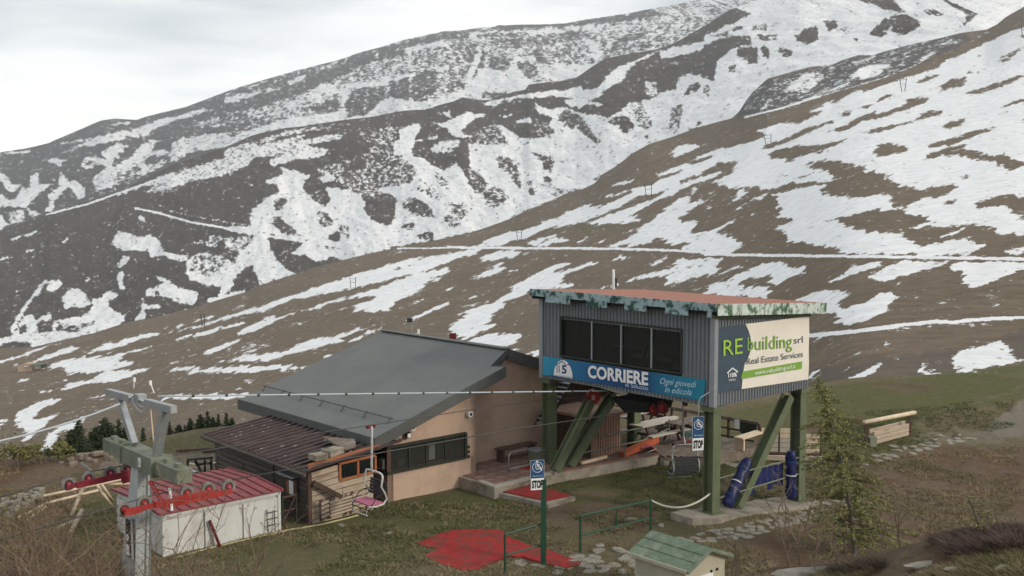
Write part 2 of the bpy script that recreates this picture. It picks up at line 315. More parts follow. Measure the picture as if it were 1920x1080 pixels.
MID = '''
A 0.7 860,650 1030,590 1280,490 1500,440 1920,290 1920,340 1860,440 1680,510 1430,560 1200,640 1060,640 1200,590 1100,590 880,670
A 0.35 1100,640 1340,600 1340,635 1200,650
A 1 1030,820 1080,820 1090,860 1050,870
A 0.85 840,1030 870,925 950,940 1050,970 1140,960 1200,1010 1230,1080 860,1080 1000,1010 860,1040
A 0.8 70,1000 150,965 150,990 90,1010
A 0.8 170,970 290,910 290,930 190,980
A 0.8 450,1000 510,990 490,1025
A 0.8 520,945 620,945 560,955
A 0.6 1560,960 1680,970 1620,1060 1560,1040
A 0.6 1340,740 1400,770 1360,775
A 0.6 1320,715 1330,735 1325,740
B 0.92 840,30 1180,0 1200,40 1230,90 1420,120 1380,160 1290,140 1220,110 1120,130 1110,60 1000,50 880,50
B 0.95 870,190 920,120 990,130 950,180 900,210
B 1 890,235 920,240 920,330 940,370 900,370 880,290
B 0.7 940,295 990,310 980,320
B 0.9 630,300 670,280 680,300 640,320
B 0.8 690,270 745,262 740,275
B 0.95 350,380 370,300 450,290 460,330 430,380 380,390
B 0.6 280,340 340,290 360,320 300,380
B 0.95 w8 300,370 240,430 140,580 80,690
B 0.95 470,490 460,430 520,370 590,360 650,420 690,480 620,510 540,500 490,510
B 0.9 690,440 760,420 820,370 890,410 860,440 810,450 820,510 930,570 940,620 800,670 600,720 240,810 240,770 120,760 0,790 0,750 60,720 120,680 180,570 240,550 270,600 370,540 400,600 520,580 620,560 700,520
B 1 680,500 800,470 820,520 930,580 930,620 760,680 680,620
B 0.15 270,620 400,590 400,680 280,690
B 0.2 140,650 200,640 200,700 150,700
B 0.3 420,620 600,640 720,600 700,640 600,690 420,680
B 0 0,800 100,780 200,755 240,785 200,815 0,865
B 0.9 0,460 20,470 10,480
B 0.9 0,145 60,115 75,130 20,155
B 0.8 180,95 260,60 260,75 200,97
B 0.95 1000,600 1060,530 1060,450 1100,480 1210,490 1200,510 1090,520 1100,570 1080,600
B 0.92 1090,370 1180,340 1250,310 1340,350 1480,390 1490,430 1440,490 1340,470 1220,420 1170,380 1160,430 1100,420
B 0.9 1170,265 1260,290 1240,305 1200,300
B 0.95 1400,160 1430,130 1480,90 1700,110 1770,150 1840,60 1920,0 1920,180 1850,200 1760,260 1740,350 1700,400 1840,375 1830,400 1600,470 1560,470 1550,440 1630,430 1660,350 1560,340 1420,290 1400,230
B 0.5 1440,120 1480,90 1700,110 1700,190 1560,270 1420,250
B 0.6 1690,40 1840,60 1820,90 1700,70
B 0.5 1440,0 1660,0 1640,60 1480,30
C 0.6 0,1040 200,990 450,900 700,870 950,840 700,890 450,940 100,1040 0,1055
C 0.7 0,1050 200,1010 480,960 620,915 600,950 500,980 850,920 900,930 860,960 620,1010 780,1030 740,1080 560,1080 0,1110
D 0.72 0,130 0,60 280,20 480,0 520,30 350,70 200,110 160,160 0,200
D 0.85 330,160 350,110 530,60 640,40 780,50 740,90 620,120 560,110 380,160
D 0.94 300,280 450,220 410,170 490,190 560,210 620,230 650,230 590,290 610,360 680,420 760,470 800,430 760,320 860,330 980,350 1030,400 1060,450 1100,560 1240,620 1290,500 1290,400 1150,340 1200,330 1400,300 1450,200 1400,150 1340,100 1330,0 1400,0 1420,90 1500,110 1560,160 1640,190 1750,150 1800,220 1860,330 1920,400 1920,650 1700,690 1500,730 1270,775 1060,830 900,870 800,850 760,870 690,880 640,850 490,820 600,745 450,710 340,700 350,790 400,860 460,900 480,950 530,970 270,1060 240,980 210,900 130,940 80,1000 50,1080 0,1080 0,870 90,840 180,760 230,690 0,640 0,620 200,620 200,500 290,430 340,380 420,370 400,300
D 0.12 370,420 470,400 480,430 400,500 380,480
D 0.12 400,540 480,600 550,650 530,690 440,670 350,590
D 0.3 700,500 780,510 820,600 760,630 720,590
D 0.1 780,690 850,650 880,700 870,740 800,720
D 0.03 1040,480 1130,430 1230,440 1290,500 1240,610 1180,600 1100,560
D 0.3 1310,620 1400,580 1450,600 1400,650
D 0.3 1460,680 1560,640 1580,720 1480,710
D 0.25 1330,430 1450,400 1560,480 1570,550 1440,530 1340,480
D 0.45 1650,560 1720,450 1800,430 1840,500 1760,620 1680,620
D 0.2 640,380 740,350 760,420 700,450
D 0.5 860,600 950,620 930,700 870,680
D 0.6 1460,250 1560,300 1620,420 1560,400 1450,330
D 0.5 1580,200 1680,260 1680,340 1600,300
D 0 340,700 600,745 590,760 490,820 640,850 660,890 600,950 530,970 480,950 400,860 350,790
D 0.36 650,200 900,120 1100,60 1100,0 1330,0 1340,100 1450,200 1400,300 1200,330 1150,340 1290,420 1040,400 860,300 780,240
D 0 600,260 720,240 880,290 800,310 640,330
D 0.08 860,180 1000,100 1080,90 1000,200
D 0.1 1400,0 1750,80 1760,130 1640,190 1500,110 1410,80
D 0.05 1770,150 1840,170 1880,250 1920,280 1920,380 1860,310
D 0.93 700,260 780,210 850,260 740,290
D 0.6 0,790 0,700 200,690 190,740 90,800
D 0.1 0,830 60,840 90,880 60,890
C 1 1310,880 1470,840 1470,890 1430,950 1420,1000 1390,1080 1280,1080 1270,990 1320,960
C 1 1420,970 1600,940 1590,960 1430,980
C 1 1630,760 1690,750 1710,800 1650,780
C 0.96 1550,830 1640,840 1830,760 1920,770 1850,840 1780,900 1800,930 1920,940 1920,960 1820,950 1700,930 1670,880 1600,850
C 0.75 1530,1030 1640,970 1760,960 1770,1010 1700,1060 1560,1060
C 0.35 1000,900 1300,860 1300,950 1250,1080 1090,1080 1080,1000
F 0.95 960,580 1030,490 1130,410 1300,350 1420,300 1380,330 1240,400 1190,450 1140,530 1060,570 1000,600 1000,630 890,680 1000,690 1000,715 860,700 830,730 740,710 710,670 800,650 700,640 500,650 380,660 200,710 100,715 100,700 250,650 600,600 740,590 850,560 850,590
F 0.2 180,690 400,650 380,680 200,700
F 1 0,770 160,770 60,800 0,830
F 1 220,780 370,770 260,800
F 1 340,820 470,790 490,840 360,840
F 0.92 0,960 60,900 200,850 280,870 380,950 440,960 560,950 620,800 510,760 490,690 530,720 590,740 720,720 800,760 940,780 1050,790 1120,760 1200,690 1300,680 1400,650 1430,620 1550,590 1560,520 1640,470 1740,480 1820,530 1860,450 1850,390 1920,330 1920,820 1700,880 1500,960 1250,1060 1220,1080 0,1080
F 0.22 660,780 740,740 830,790 900,880 980,970 1000,1020 900,960 800,880 720,860
F 0.35 80,860 200,860 300,960 300,1060 100,1020 0,1000 0,950
F 0.3 400,980 450,980 560,1080 480,1080
F 0.25 460,790 560,820 640,900 600,960 540,950 480,900
F 0.1 1040,820 1120,780 1200,800 1240,870 1190,920 1140,910 1120,860 1060,860
F 0.5 1200,700 1300,700 1380,860 1330,900 1250,850
F 0.35 1490,860 1520,720 1600,690 1600,760 1560,900 1500,920
F 0.12 1610,620 1650,560 1720,540 1740,580 1660,600 1640,630
F 0.1 1770,590 1800,610 1790,640
F 0.1 1690,860 1730,820 1750,860
F 0 1310,930 1335,930 1330,970
F 0.6 1310,540 1400,530 1420,650 1320,640
F 0.7 1340,405 1390,400 1380,412
F 0.6 1440,390 1590,380 1560,400
G 0.93 0,0 1350,-10 1200,90 1100,170 1000,230 940,300 850,345 750,365 620,425 420,505 300,565 120,632 0,668
G 0.3 0,160 60,220 150,300 110,380 60,380 0,290
G 0.3 200,100 300,100 360,180 400,300 370,330 320,260 220,160
G 0.35 430,230 470,280 490,400 450,400
G 0.3 430,30 500,60 640,110 620,200 560,190 540,120
G 0.03 548,240 600,235 627,270 610,292 560,280
G 0.45 640,320 720,330 700,370 630,410
G 0.4 740,340 840,330 830,350 740,360
G 0.4 100,340 220,320 300,400 240,450 140,480
G 0.4 930,250 1040,190 1000,240 940,280
G 0.2 290,550 350,530 340,545
F 0 1500,250 1560,200 1650,200 1780,100 1920,50 1920,100 1850,150 1920,150 1780,190 1700,230 1560,270
F 0.94 1430,290 1500,290 1560,270 1700,240 1920,190 1920,215 1830,240 1800,270 1560,340 1430,360
H 0.97 330,0 1917,0 1917,340 0,690 0,400 60,420 80,300 150,230 280,200 270,150 60,180 0,190 0,150 200,60
H 0 0,210 60,180 170,150 270,150 280,200 150,230 80,300 60,420 0,400
H 0 -120,190 -40,90 100,40 250,0 200,60 0,140
H 0.1 20,160 150,120 140,150
H 0 200,220 320,220 320,310 270,310 210,270
H 0.05 340,210 390,220 390,290 350,270
H 0.15 430,230 530,230 530,260 490,290
H 0.05 540,150 600,110 680,90 690,170 620,200 560,180
H 0.05 720,60 800,50 800,100 740,120
H 0.06 980,140 1080,50 1200,20 1300,60 1290,90 1200,150 1110,120 1060,160
H 0.9 1070,120 1130,90 1130,130
H 0.05 1490,125 1560,70 1570,10 1640,10 1600,60
H 0.1 1330,10 1450,10 1430,35 1340,30
H 0.3 160,100 240,90 230,120 180,120
H 0.35 290,90 390,80 380,120 300,120
H 0.3 310,140 440,140 430,180 340,180
H 0.2 400,70 450,70 440,90
H 0.1 890,160 930,160 920,190
H 0.2 150,330 190,320 180,370 150,370
H 0.5 780,100 890,100 860,150
H 0.4 0,450 40,450 30,510 0,510
D 0 w1.6 150,650 350,682 600,718 720,738
D 0 w2 700,752 880,785
'''  # last line: the track's shadow painted as a dark gap in the snow
HILL = '''
B 1 0,900 120,870 270,815 480,760 240,840 120,890 0,920
B 1 220,910 340,870 460,810 570,800 540,830 400,880 300,900 250,920
B 0.97 360,950 440,900 620,870 800,770 900,750 1100,700 1200,680 1230,690 1100,730 880,800 700,840 600,880 640,880 860,830 680,900 800,880 1150,785 1150,795 900,870 930,910 1000,920 950,950 820,975 560,1000 440,990 480,960
B 1 1240,690 1500,630 1920,500 1920,545 1700,580 1560,630 1400,660 1240,700
B 1 1290,750 1500,690 1800,620 1840,625 1600,690 1300,755
B 1 1790,710 1810,670 1920,620 1920,665
B 1 1520,860 1540,830 1700,770 1790,740 1790,760 1580,850
B 1 1280,910 1380,880 1310,915
B 0.9 1480,585 1600,565 1590,590 1490,595
B 0.9 1290,645 1390,620 1380,640
B 1 1230,970 1330,950 1500,960 1700,950 1920,935 1920,980 1700,990 1480,990 1330,980
B 1 720,1020 800,980 950,965 1150,960 1000,1010 850,1060 680,1080 540,1080 700,1060 880,1030 860,1010 740,1020
B 1 90,1080 150,1040 180,1045 130,1080
B 0.9 390,1060 500,1045 490,1055
B 0.85 1670,890 1760,860 1920,865 1920,900 1720,910
B 0.9 50,950 130,930 120,940
Z 1 75,290 90,250 200,190 330,170 280,200 190,240 180,290 280,250 270,280 140,390 110,400 150,330 90,330
Z 0.9 190,450 230,380 300,310 420,270 430,290 360,340 310,330 250,440
Z 0.8 0,270 40,280 20,330 0,330
Z 0.95 160,155 330,120 350,100 540,60 770,30 600,80 480,105 340,125 180,160
Z 1 820,160 1300,155 1200,180 820,180
Z 0.8 450,170 520,165 515,180 460,180
E 0.97 0,395 0,375 140,340 400,250 520,210 700,150 860,110 980,80 1200,20 1300,-10 1600,-10 1500,30 1300,80 1000,150 820,190 700,210 520,240 400,280 300,330 180,355
D 1 640,1080 800,1030 980,975 1250,900 1380,860 1600,830 1850,790 1920,765 1920,780 1860,810 1500,950 1100,1030 900,1080
D 1 1720,825 1920,790 1920,800 1860,830
D 0.9 1250,795 1360,795 1350,808
D 0.2 1230,940 1400,905 1300,945
E 1 100,510 140,460 250,410 440,370 640,310 760,265 960,210 1120,170 1400,60 1550,30 1690,5 1640,60 1500,90 1630,75 1600,95 1500,120 1430,200 1280,260 1250,300 1300,305 1080,345 1000,330 960,305 840,335 900,305 1060,270 1150,205 960,240 760,280 690,315 560,335 400,400 300,450 180,490
E 1 0,600 30,570 120,530 120,550 0,605
E 1 0,440 180,410 130,430 0,470
E 1 0,690 180,670 350,640 480,620 620,550 860,510 1000,460 1180,425 1020,470 900,520 880,560 700,600 540,640 400,680 340,700 280,690 130,710 0,705
E 1 890,570 1000,530 1040,490 1190,450 1180,465 1060,500 1000,550
E 1 0,755 270,735 430,730 500,745 640,735 790,715 740,740 560,755 340,780 180,775 0,785
E 0.95 590,180 700,140 680,158
E 0.95 390,470 590,410 595,422
E 0.95 1330,297 1470,248 1480,258
E 1 1360,395 1680,265 1690,275 1400,405
E 0.95 750,670 820,640 850,655
E 0.85 270,380 440,345 400,370 280,400
E 0.75 110,870 220,835 220,860 120,885
E 0.75 90,900 140,905 130,925
E 1 0,955 250,948 230,965 0,977
E 0.8 80,295 150,290 140,305
E 0.28 0,680 60,600 250,550 400,560 250,640 60,690
E 0.95 130,660 250,605 240,620
E 0.9 480,835 520,835 500,850
E 0.9 1830,100 1920,50 1920,90
E 0.9 1620,190 1720,140 1800,120 1700,160
E 0.9 1810,240 1920,200 1920,215
E 1 1730,310 1920,260 1920,275
G 1 40,740 200,690 340,645 400,640 600,600 650,590 540,650 420,700 280,740 180,765 0,785 0,765 150,745
G 0.96 480,600 640,560 740,500 930,435 880,480 1000,460 1200,375 1240,320 1310,310 1400,300 1380,280 1480,250 1550,230 1580,200 1380,240 1440,210 1620,140 1720,140 1920,30 1920,150 1860,160 1760,210 1580,270 1560,300 1400,370 1250,390 1100,480 1000,520 850,580 700,620 600,620
G 1 400,750 540,700 700,660 860,610 1000,540 1160,490 1260,450 1400,400 1500,330 1660,270 1800,220 1920,190 1920,210 1820,280 1700,290 1640,310 1550,370 1440,400 1330,460 1220,530 1280,550 1300,570 1100,590 900,600 750,650 560,710 480,760
G 1 1050,310 1130,280 1250,255 1240,280 1100,310
G 0.95 960,405 1040,380 1090,385 1200,320 1210,340 1120,380 1000,410
G 0.8 1255,170 1300,165 1290,185
G 1 480,770 600,705 770,700 760,720 610,735 600,765
G 1 800,735 880,695 880,710 820,735
G 1 910,755 1000,715 1000,730
G 0.94 1050,740 1090,745 1200,700 1260,650 1200,650 1280,620 1380,560 1500,460 1560,410 1640,390 1690,310 1720,330 1640,440 1760,420 1600,530 1560,570 1640,580 1720,575 1690,620 1650,660 1700,670 1800,640 1920,580 1920,620 1860,670 1920,700 1920,820 1570,800 1600,760 1700,740 1600,740 1480,750 1440,700 1400,690 1290,760 1200,780 1160,780 1200,740 1070,770
G 1 1500,50 1600,0 1780,0 1600,70 1560,90
G 1 1670,110 1760,70 1830,80 1720,110
G 1 1870,280 1920,265 1920,290
G 0.97 30,870 200,800 320,790 330,820 440,805 400,830 250,860 120,880 100,860
G 1 0,795 90,805 0,830
G 1 160,910 270,880 180,930
G 1 0,1030 60,980 170,930 270,920 260,950 100,1000
G 1 290,1080 440,1000 600,920 720,880 750,890 640,950 730,965 690,1030 720,1060 820,1080
G 1 720,955 780,920 960,875 980,885 860,920
G 1 1110,850 1130,825 1190,820 1150,840 1180,860 1140,865
G 0.8 1190,1025 1220,1000 1340,960 1430,940 1540,900 1500,870 1560,850 1640,860 1780,840 1890,870 1880,900 1920,920 1700,1000 1540,1040 1440,1060 1500,990 1350,990
G 0.7 1300,920 1490,840 1520,830 1400,900
G 1 1700,1080 1920,1030 1920,1080
G 0.9 290,950 390,930 380,940 300,960
G 0.8 510,830 570,820 560,830
G 0.6 700,830 800,810 760,850
G 1 1010,1070 1060,1040 1140,1045 1100,1080
J 1 475,160 560,100 890,0 880,40 640,120
J 0.9 930,60 960,30 1070,10 1040,30
J 0.97 310,545 390,510 520,460 640,440 740,400 840,370 870,430 780,500 740,540 760,600 640,640 800,640 650,720 560,760 420,810 350,800 330,730 280,690 250,650 300,620 430,560 320,555
J 1 465,830 700,735 820,760 920,735 1010,750 1060,770 1010,850 900,880 720,910 580,925 470,890
J 1 640,965 800,930 960,940 970,970 900,1005
J 1 1050,990 1270,930 1400,900 1400,960 1270,980
J 0.97 760,370 940,290 1100,200 860,260 800,290 1080,160 1270,80 1400,20 1540,-20 1450,40 1580,60 1530,130 1520,180 1640,200 1600,240 1170,250 1130,300 1000,340 860,390
J 0.85 440,370 650,300 640,310 540,345
J 1 310,470 690,375 680,390 340,475
J 0.8 165,280 270,220 430,180 280,220
J 1 1500,60 1800,-10 1800,5 1600,50
J 1 0,490 220,400 260,405 0,515
H 0.26 230,600 240,500 300,440 500,380 750,320 900,265 1250,185 1400,155 1560,160 1380,250 1100,385 700,500 480,570
H 0.65 480,470 560,400 700,360 720,400 650,470 590,490 520,500
H 0.88 870,380 950,330 1080,320 1090,350 1000,400 920,400
H 0.6 330,600 380,540 420,570 480,530 400,580
H 0.5 700,500 800,430 890,400 890,440 780,470 650,520
H 0.7 910,300 1000,270 1040,265 960,310
H 0.25 1120,260 1280,200 1330,170 1300,240 1200,270
H 0.7 1130,330 1200,310 1180,340
H 0.85 1310,270 1420,240 1340,280
H 0.9 1590,188 1680,130 1660,160
H 0.6 1450,200 1550,175 1500,205
H 0.98 320,710 500,660 650,600 700,570 720,550 800,540 860,500 900,480 980,480 1100,430 1250,390 1400,340 1460,290 1600,230 1750,160 1840,120 1917,90 1917,1080 0,1080 0,860 60,830 200,810 350,760
H 0 500,650 560,630 700,590 730,590 560,680 500,680
H 0.05 820,610 900,590 880,620 830,625
H 0 920,575 1050,540 1060,510 1160,490 1080,530 1020,555 960,580
H 0.1 1250,440 1300,400 1400,380 1490,345 1400,390 1300,430
H 0.1 1390,450 1440,440 1470,405 1550,410 1540,460 1440,470
H 0.15 1720,440 1740,420 1900,390 1890,410 1780,460 1700,480 1600,495 1570,485
H 0.3 1750,300 1800,260 1917,210 1917,230 1830,280 1790,330
H 0 1780,570 1840,550 1917,520 1917,540 1800,575
H 0 1750,625 1840,585 1800,615
H 0.2 1550,370 1630,365 1600,385
H 0.3 1600,275 1650,262 1640,280
H 0.2 1840,155 1917,140 1917,160
H 0 310,830 380,800 420,790 500,750 560,720 760,655 770,665 600,740 480,790 400,820
H 0 740,715 860,680 890,650 1000,610 1080,610 1200,560 1220,520 1340,510 1350,540 1240,580 1090,625 950,660 860,710 790,720
H 0.05 920,745 1050,695 1130,680 1270,650 1320,600 1430,595 1440,615 1300,650 1100,710
H 0.1 1430,700 1440,670 1560,645 1560,670 1480,705
H 0 1340,820 1350,800 1480,760 1620,715 1800,690 1640,745 1480,800
H 0.03 1310,890 1350,850 1480,810 1560,810 1640,850 1750,870 1850,830 1800,860 1890,900 1900,940 1820,960 1760,910 1640,890 1540,870 1450,860
H 0 1020,860 1030,800 1130,790 1240,830 1180,850 1040,870
H 0.05 380,865 430,830 550,800 700,800 890,755 760,810 680,840 740,850 600,860 520,900
H 0 620,900 800,890 920,930 1040,980 1200,1040 1260,1080 720,1080 790,1010 760,960 640,940
H 0.3 1050,980 1150,970 1130,1000
H 0.2 1240,1050 1500,1040 1530,1070 1400,1080
H 0.1 1530,990 1600,980 1560,1010
H 0.1 390,1000 500,980 500,990
H 0.2 550,1000 650,970 600,1000
H 0 490,1060 600,1020 690,1020 680,1050 560,1080
H 0 0,970 20,940 110,900 210,905 180,960 100,1000 20,1020 0,1020
H 1 0,990 120,955 60,1000 0,1015
H 0 0,880 60,862 30,885 0,895
H 0 0,1030 130,1060 350,1050 370,1080 0,1080
I 0 0,0 1150,0 1917,60 1917,1080 0,1080
I 1 0,310 180,225 190,230 80,300 90,320 160,330 210,350 220,380 180,430 0,430
I 1 90,5 120,-10 620,-15 400,40 340,45 330,30 130,40
I 1 165,75 210,45 245,60 240,100 180,100
I 0.95 310,90 380,60 330,110 260,120 190,180 170,170 240,130
I 1 210,205 370,175 220,215
I 0.3 0,60 60,60 60,160 0,170
I 1 400,75 520,50 690,15 710,30 700,60 900,90 1090,80 1110,95 1080,120 1180,145 1120,170 1040,160 880,200 720,230 800,240 900,280 1020,300 1160,295 1220,350 1290,380 1250,410 1280,430 1120,430 1050,435 860,430 820,410 720,390 650,365 500,370 490,320 430,280 520,230 450,200 430,150 440,100
I 0.85 1150,0 1360,0 1400,10 1280,60 1200,30
I 0.97 1180,155 1330,90 1450,80 1480,50 1560,10 1600,-20 1917,-20 1917,90 1800,75 1700,100 1620,130 1640,160 1780,145 1850,170 1917,210 1917,325 1860,320 1740,300 1740,270 1590,260 1480,260 1320,270 1160,290 1350,240 1310,200 1200,190
I 0.2 1420,120 1510,100 1500,140
I 1 1400,330 1540,285 1500,320 1400,340
I 1 1220,420 1300,385 1500,345 1600,335 1660,385 1640,410 1580,440 1250,440
I 0.8 1780,410 1917,390 1917,430 1830,430
I 1 0,450 110,455 70,540 0,580
I 0.5 100,540 250,490 300,480 160,540 60,570
I 0.97 0,620 150,600 180,560 360,480 460,485 500,515 610,520 600,550 500,570 440,620 370,620 400,580 330,570 220,600 180,620 360,640 380,660 380,700 280,700 0,670
I 1 720,610 870,530 880,500 1080,475 1050,500 880,555 800,600
I 0.95 1000,560 1050,530 1200,470 1370,470 1480,480 1430,500 1350,520 1170,570 1080,600 1020,580
I 1 1470,515 1500,475 1917,480 1917,520 1750,590 1620,635 1540,620 1560,550
I 1 540,705 640,670 740,640 830,640 850,680 800,730 830,760 1000,710 1040,670 1130,660 1130,710 1080,770 1000,820 880,855 830,850 780,790 690,785 700,730 600,720
I 1 1120,620 1160,610 1130,630
I 1 1210,800 1330,765 1300,785
I 0.9 670,1015 730,1008 700,1020
I 0.9 1040,975 1120,965 1090,978
K 1 1510,190 1600,170 1700,140 1780,115 1790,150 1870,170 1800,200 1920,230 1750,270 1530,305 1510,250
K 1 880,340 950,310 1070,255 1080,270 1000,330 1030,365 970,370 950,350 890,370
K 1 660,310 730,290 670,350
K 0.92 1310,260 1330,260 1400,310 1390,330 1340,335
K 0.5 1400,300 1490,310 1440,320
G 0 w1.5 -160,790 0,790 300,792 700,793 1000,797 1280,803 1560,812 1920,832
I 0 w1.5 0,451 300,456 700,461 1100,466 1500,475 1917,482
'''
ROCK = '''
H 1 200,640 240,500 300,440 500,380 750,320 900,265 1000,262 1250,180 1400,150 1600,150 1500,230 1380,270 1260,330 1100,395 950,440 700,510 480,580 300,625
K 0.45 640,290 1000,240 1300,190 1520,170 1520,320 1300,340 1000,380 700,390
K 0.5 1780,90 1920,60 1920,240 1800,190
K 0.35 1080,280 1250,250 1310,270 1300,340 1000,370
J 0.0 0,0 10,0 10,10
'''
ROADS = dict(MID='''
A 1 w3 340,812 660,730 870,655 1100,575 1300,500
A 0.9 w1.5 1240,770 1350,800 1600,850 1900,895
A 1 w3.6 1010,760 1200,800 1450,870 1920,945
D 1 w3.6 0,627 350,692 600,730 900,772 1050,788
''', HILL='''
H 1 w3 240,640 480,580 700,510
H 1 w1.5 700,510 950,440 1100,395 1260,330 1370,260
I 1 w7.5 620,925 900,900 1170,865
I 1 w6 1170,862 1400,840 1500,845 1600,830 1917,815
G 1 w2.2 -540,784 -400,782 -160,779
G 1 w4.2 -160,772 0,778 300,780 700,782 1000,785 1280,790 1560,800 1920,820
I 1 w5 0,437 300,442 700,447 1100,452 1500,459 1917,466
''')
GREEN = '''
X 0.75 740,935 900,912 1080,900 1220,868 1340,868 1340,950 1250,930 1100,918 900,950 760,965
X 0.5 1000,930 1340,935 1340,965 1190,985 1000,960
X 0.9 1340,780 1540,725 1730,705 1920,683 1920,745 1780,775 1700,800 1560,830 1350,850
X 0.7 560,970 740,940 1000,985 940,1010 700,1010 480,1040 420,1040
X 0.6 200,830 400,810 420,850 300,870 200,860
X 0.8 130,930 230,930 230,1080 100,1080
X 0.7 1340,850 1540,830 1740,800 1760,820 1640,860 1500,880 1340,900
G 0.6 720,640 1000,600 1180,600 1100,640 900,660
X 0.5 420,1040 700,1010 780,1080 400,1080
'''
DIRT = '''
X 1 1300,1080 1400,1010 1520,930 1560,890 1700,850 1760,835 1920,838 1920,1080
X 0.8 1500,790 1660,780 1640,800 1500,815
X 0.8 0,850 210,850 200,900 120,980 0,1000
X 0.6 900,945 1180,940 1250,960 1200,1000 1000,985 900,970
X 0.5 1600,720 1700,715 1780,725 1700,740
X 0.6 1820,710 1920,698 1920,712
'''
GRAVEL = '''
X 0.65 1800,820 1850,798 1920,745 1920,822
X 0.35 1640,805 1740,770 1920,720 1920,735 1780,775 1700,805
X 0.45 1700,826 1740,805 1790,800 1860,812 1900,836 1760,836
X 0.12 760,1020 900,985 1000,1000 1180,1030 1200,1080 720,1080
X 0.5 200,860 330,850 420,850 400,880 120,920
'''
yy, xx = np.mgrid[0:CH, 0:CW].astype(np.float32)
def warpfield(cv, amp, seed, k=8):
    dx = (fbm(xx/k, yy/k, seed, 3)-.5)*2*amp; dy = (fbm(xx/k, yy/k, seed+9, 3)-.5)*2*amp
    xi = np.clip((xx+dx).astype(int), 0, CW-1); yi = np.clip((yy+dy).astype(int), 0, CH-1)
    return cv[yi, xi]
def canvas(text, amp, seed, nx, ny, shear, gain, br, n_amt=1.0):
    cv = np.zeros((CH, CW), np.float32); paint(cv, text); cv = warpfield(cv, amp, seed)
    if shear > .3:
        k = (fbm(xx/60, (yy+shear*xx)/2.2, seed+50, 2)-.5)*34
        cv = cv[np.clip((yy-shear*k).astype(int), 0, CH-1), np.clip((xx+k).astype(int), 0, CW-1)]
    cv = blur(cv, br)
    n = fbm(xx/nx, (yy+xx*shear)/ny, seed+20, 4, gain)
    n = (n-.5)/.36+.5                                # spread to about 0..1
    return cv, np.clip(n, .04, .96)
def sil(pts):
    az = []; t = []
    for x, y in pts:
        d = ray(x, y); az.append(math.atan2(d[0], d[1])); t.append(d[2]/math.hypot(d[0], d[1]))
    az = np.array(az); t = np.array(t)
    return lambda a: np.interp(a, az, t)
SD = sil([(-300,330),(0,285),(50,276),(90,268),(130,252),(165,237),(190,226),(215,222),(240,224),(255,225),(300,212),(350,200),(410,178),(480,155),(560,131),(640,110),(700,92),(760,75),(830,60),(880,56),(925,50),(937,46),(945,47),(1000,45),(1060,43),(1100,36),(1180,25),(1260,10),(1400,-20),(1920,-120),(2200,-130)])
SC = sil([(-300,520),(0,433),(70,407),(100,395),(215,362),(250,345),(330,307),(420,277),(470,255),(520,243),(560,238),(640,225),(700,218),(760,207),(800,205),(820,198),(850,190),(868,182),(890,188),(920,187),(940,178),(985,168),(992,158),(1050,152),(1080,146),(1110,125),(1135,110),(1160,104),(1237,92),(1262,82),(1290,66),(1330,43),(1370,18),(1500,-30),(1920,-90),(2200,-100)])
SB = sil([(-300,700),(0,652),(60,651),(120,637),(175,625),(235,605),(290,595),(362,577),(400,565),(462,547),(487,535),(560,512),(582,504),(645,487),(695,475),(745,464),(820,450),(880,437),(910,427),(955,410),(985,395),(1035,375),(1067,361),(1092,355),(1115,344),(1130,327),(1155,312),(1192,284),(1217,270),(1255,258),(1305,240),(1360,225),(1372,222),(1386,209),(1398,190),(1410,174),(1424,161),(1440,147),(1476,137),(1520,125),(1560,121),(1580,112),(1610,103),(1635,103),(1700,85),(1760,72),(1800,62),(1850,55),(1870,45),(1885,32),(1920,12),(2100,-60),(2200,-80)])
SA = sil([(-300,880),(0,862),(120,854),(230,838),(300,820),(340,811),(430,800),(600,790),(900,765),(1340,748),(1500,728),(1560,715),(1650,704),(1730,704),(1800,697),(1920,680),(2200,650)])
SM = sil([(-300,2600),(1150,2600),(1200,1500),(1330,1180),(1400,1082),(1450,1066),(1530,1060),(1600,1050),(1700,1022),(1800,1000),(1920,982),(2100,965),(2200,960)])
def interp_az(pts):
    az = np.array([math.atan2(ray(x, 540)[0], ray(x, 540)[1]) for x, y in pts]); v = np.array([p[1] for p in pts])
    return lambda a: np.interp(a, az, v)
RB0 = interp_az([(-300,200),(0,180),(900,130),(1300,100),(1540,70),(1700,62),(1920,60)])
RB1 = interp_az([(-300,740),(0,760),(1000,840),(1920,1000),(2200,1030)])
def ground_h(X, Y, rel_=True):
    X = np.asarray(X, float); Y = np.asarray(Y, float); r = np.hypot(X, Y); a = np.arctan2(X, Y)
    zm = np.maximum(0, CAMZ+SM(a)*13); w = np.clip((17.5-r)/4.5, 0, 1); w = w*w*(3-2*w)
    z = zm*w-np.where(r < 13, .04*(13-r), 0)*(zm > 0)
    u = (X-5.87)*S.x+(Y-29.91)*S.y; v = (X-5.87)*F.x+(Y-29.91)*F.y
    su = np.clip(u/4.8, 0, 1); su = su*su*(3-2*su); sv = np.clip((3.2-v)/2.4, 0, 1); sv = sv*sv*(3-2*sv)
    z = z-.55*su*sv*np.clip((60-Y)/18, 0, 1)
    if rel_: z = z+(fbm(X/4.2+50, Y/4.2+50, 3, 4)-.5)*.16*(r < 70)*np.clip((r-14)/10, .2, 1)
    return z
def GG(px, py):                              # ground point seen at (px,py)
    d = ray(px, py); ks = np.linspace(8, 75, 700)/d[1]; z = ground_h(d[0]*ks, d[1]*ks); b = np.where(CAMZ+d[2]*ks <= z)[0]
    k = ks[b[0]] if len(b) else ks[-1]
    return Vector((d[0]*k, d[1]*k, float(ground_h(d[0]*k, d[1]*k))))
half = math.radians(33)
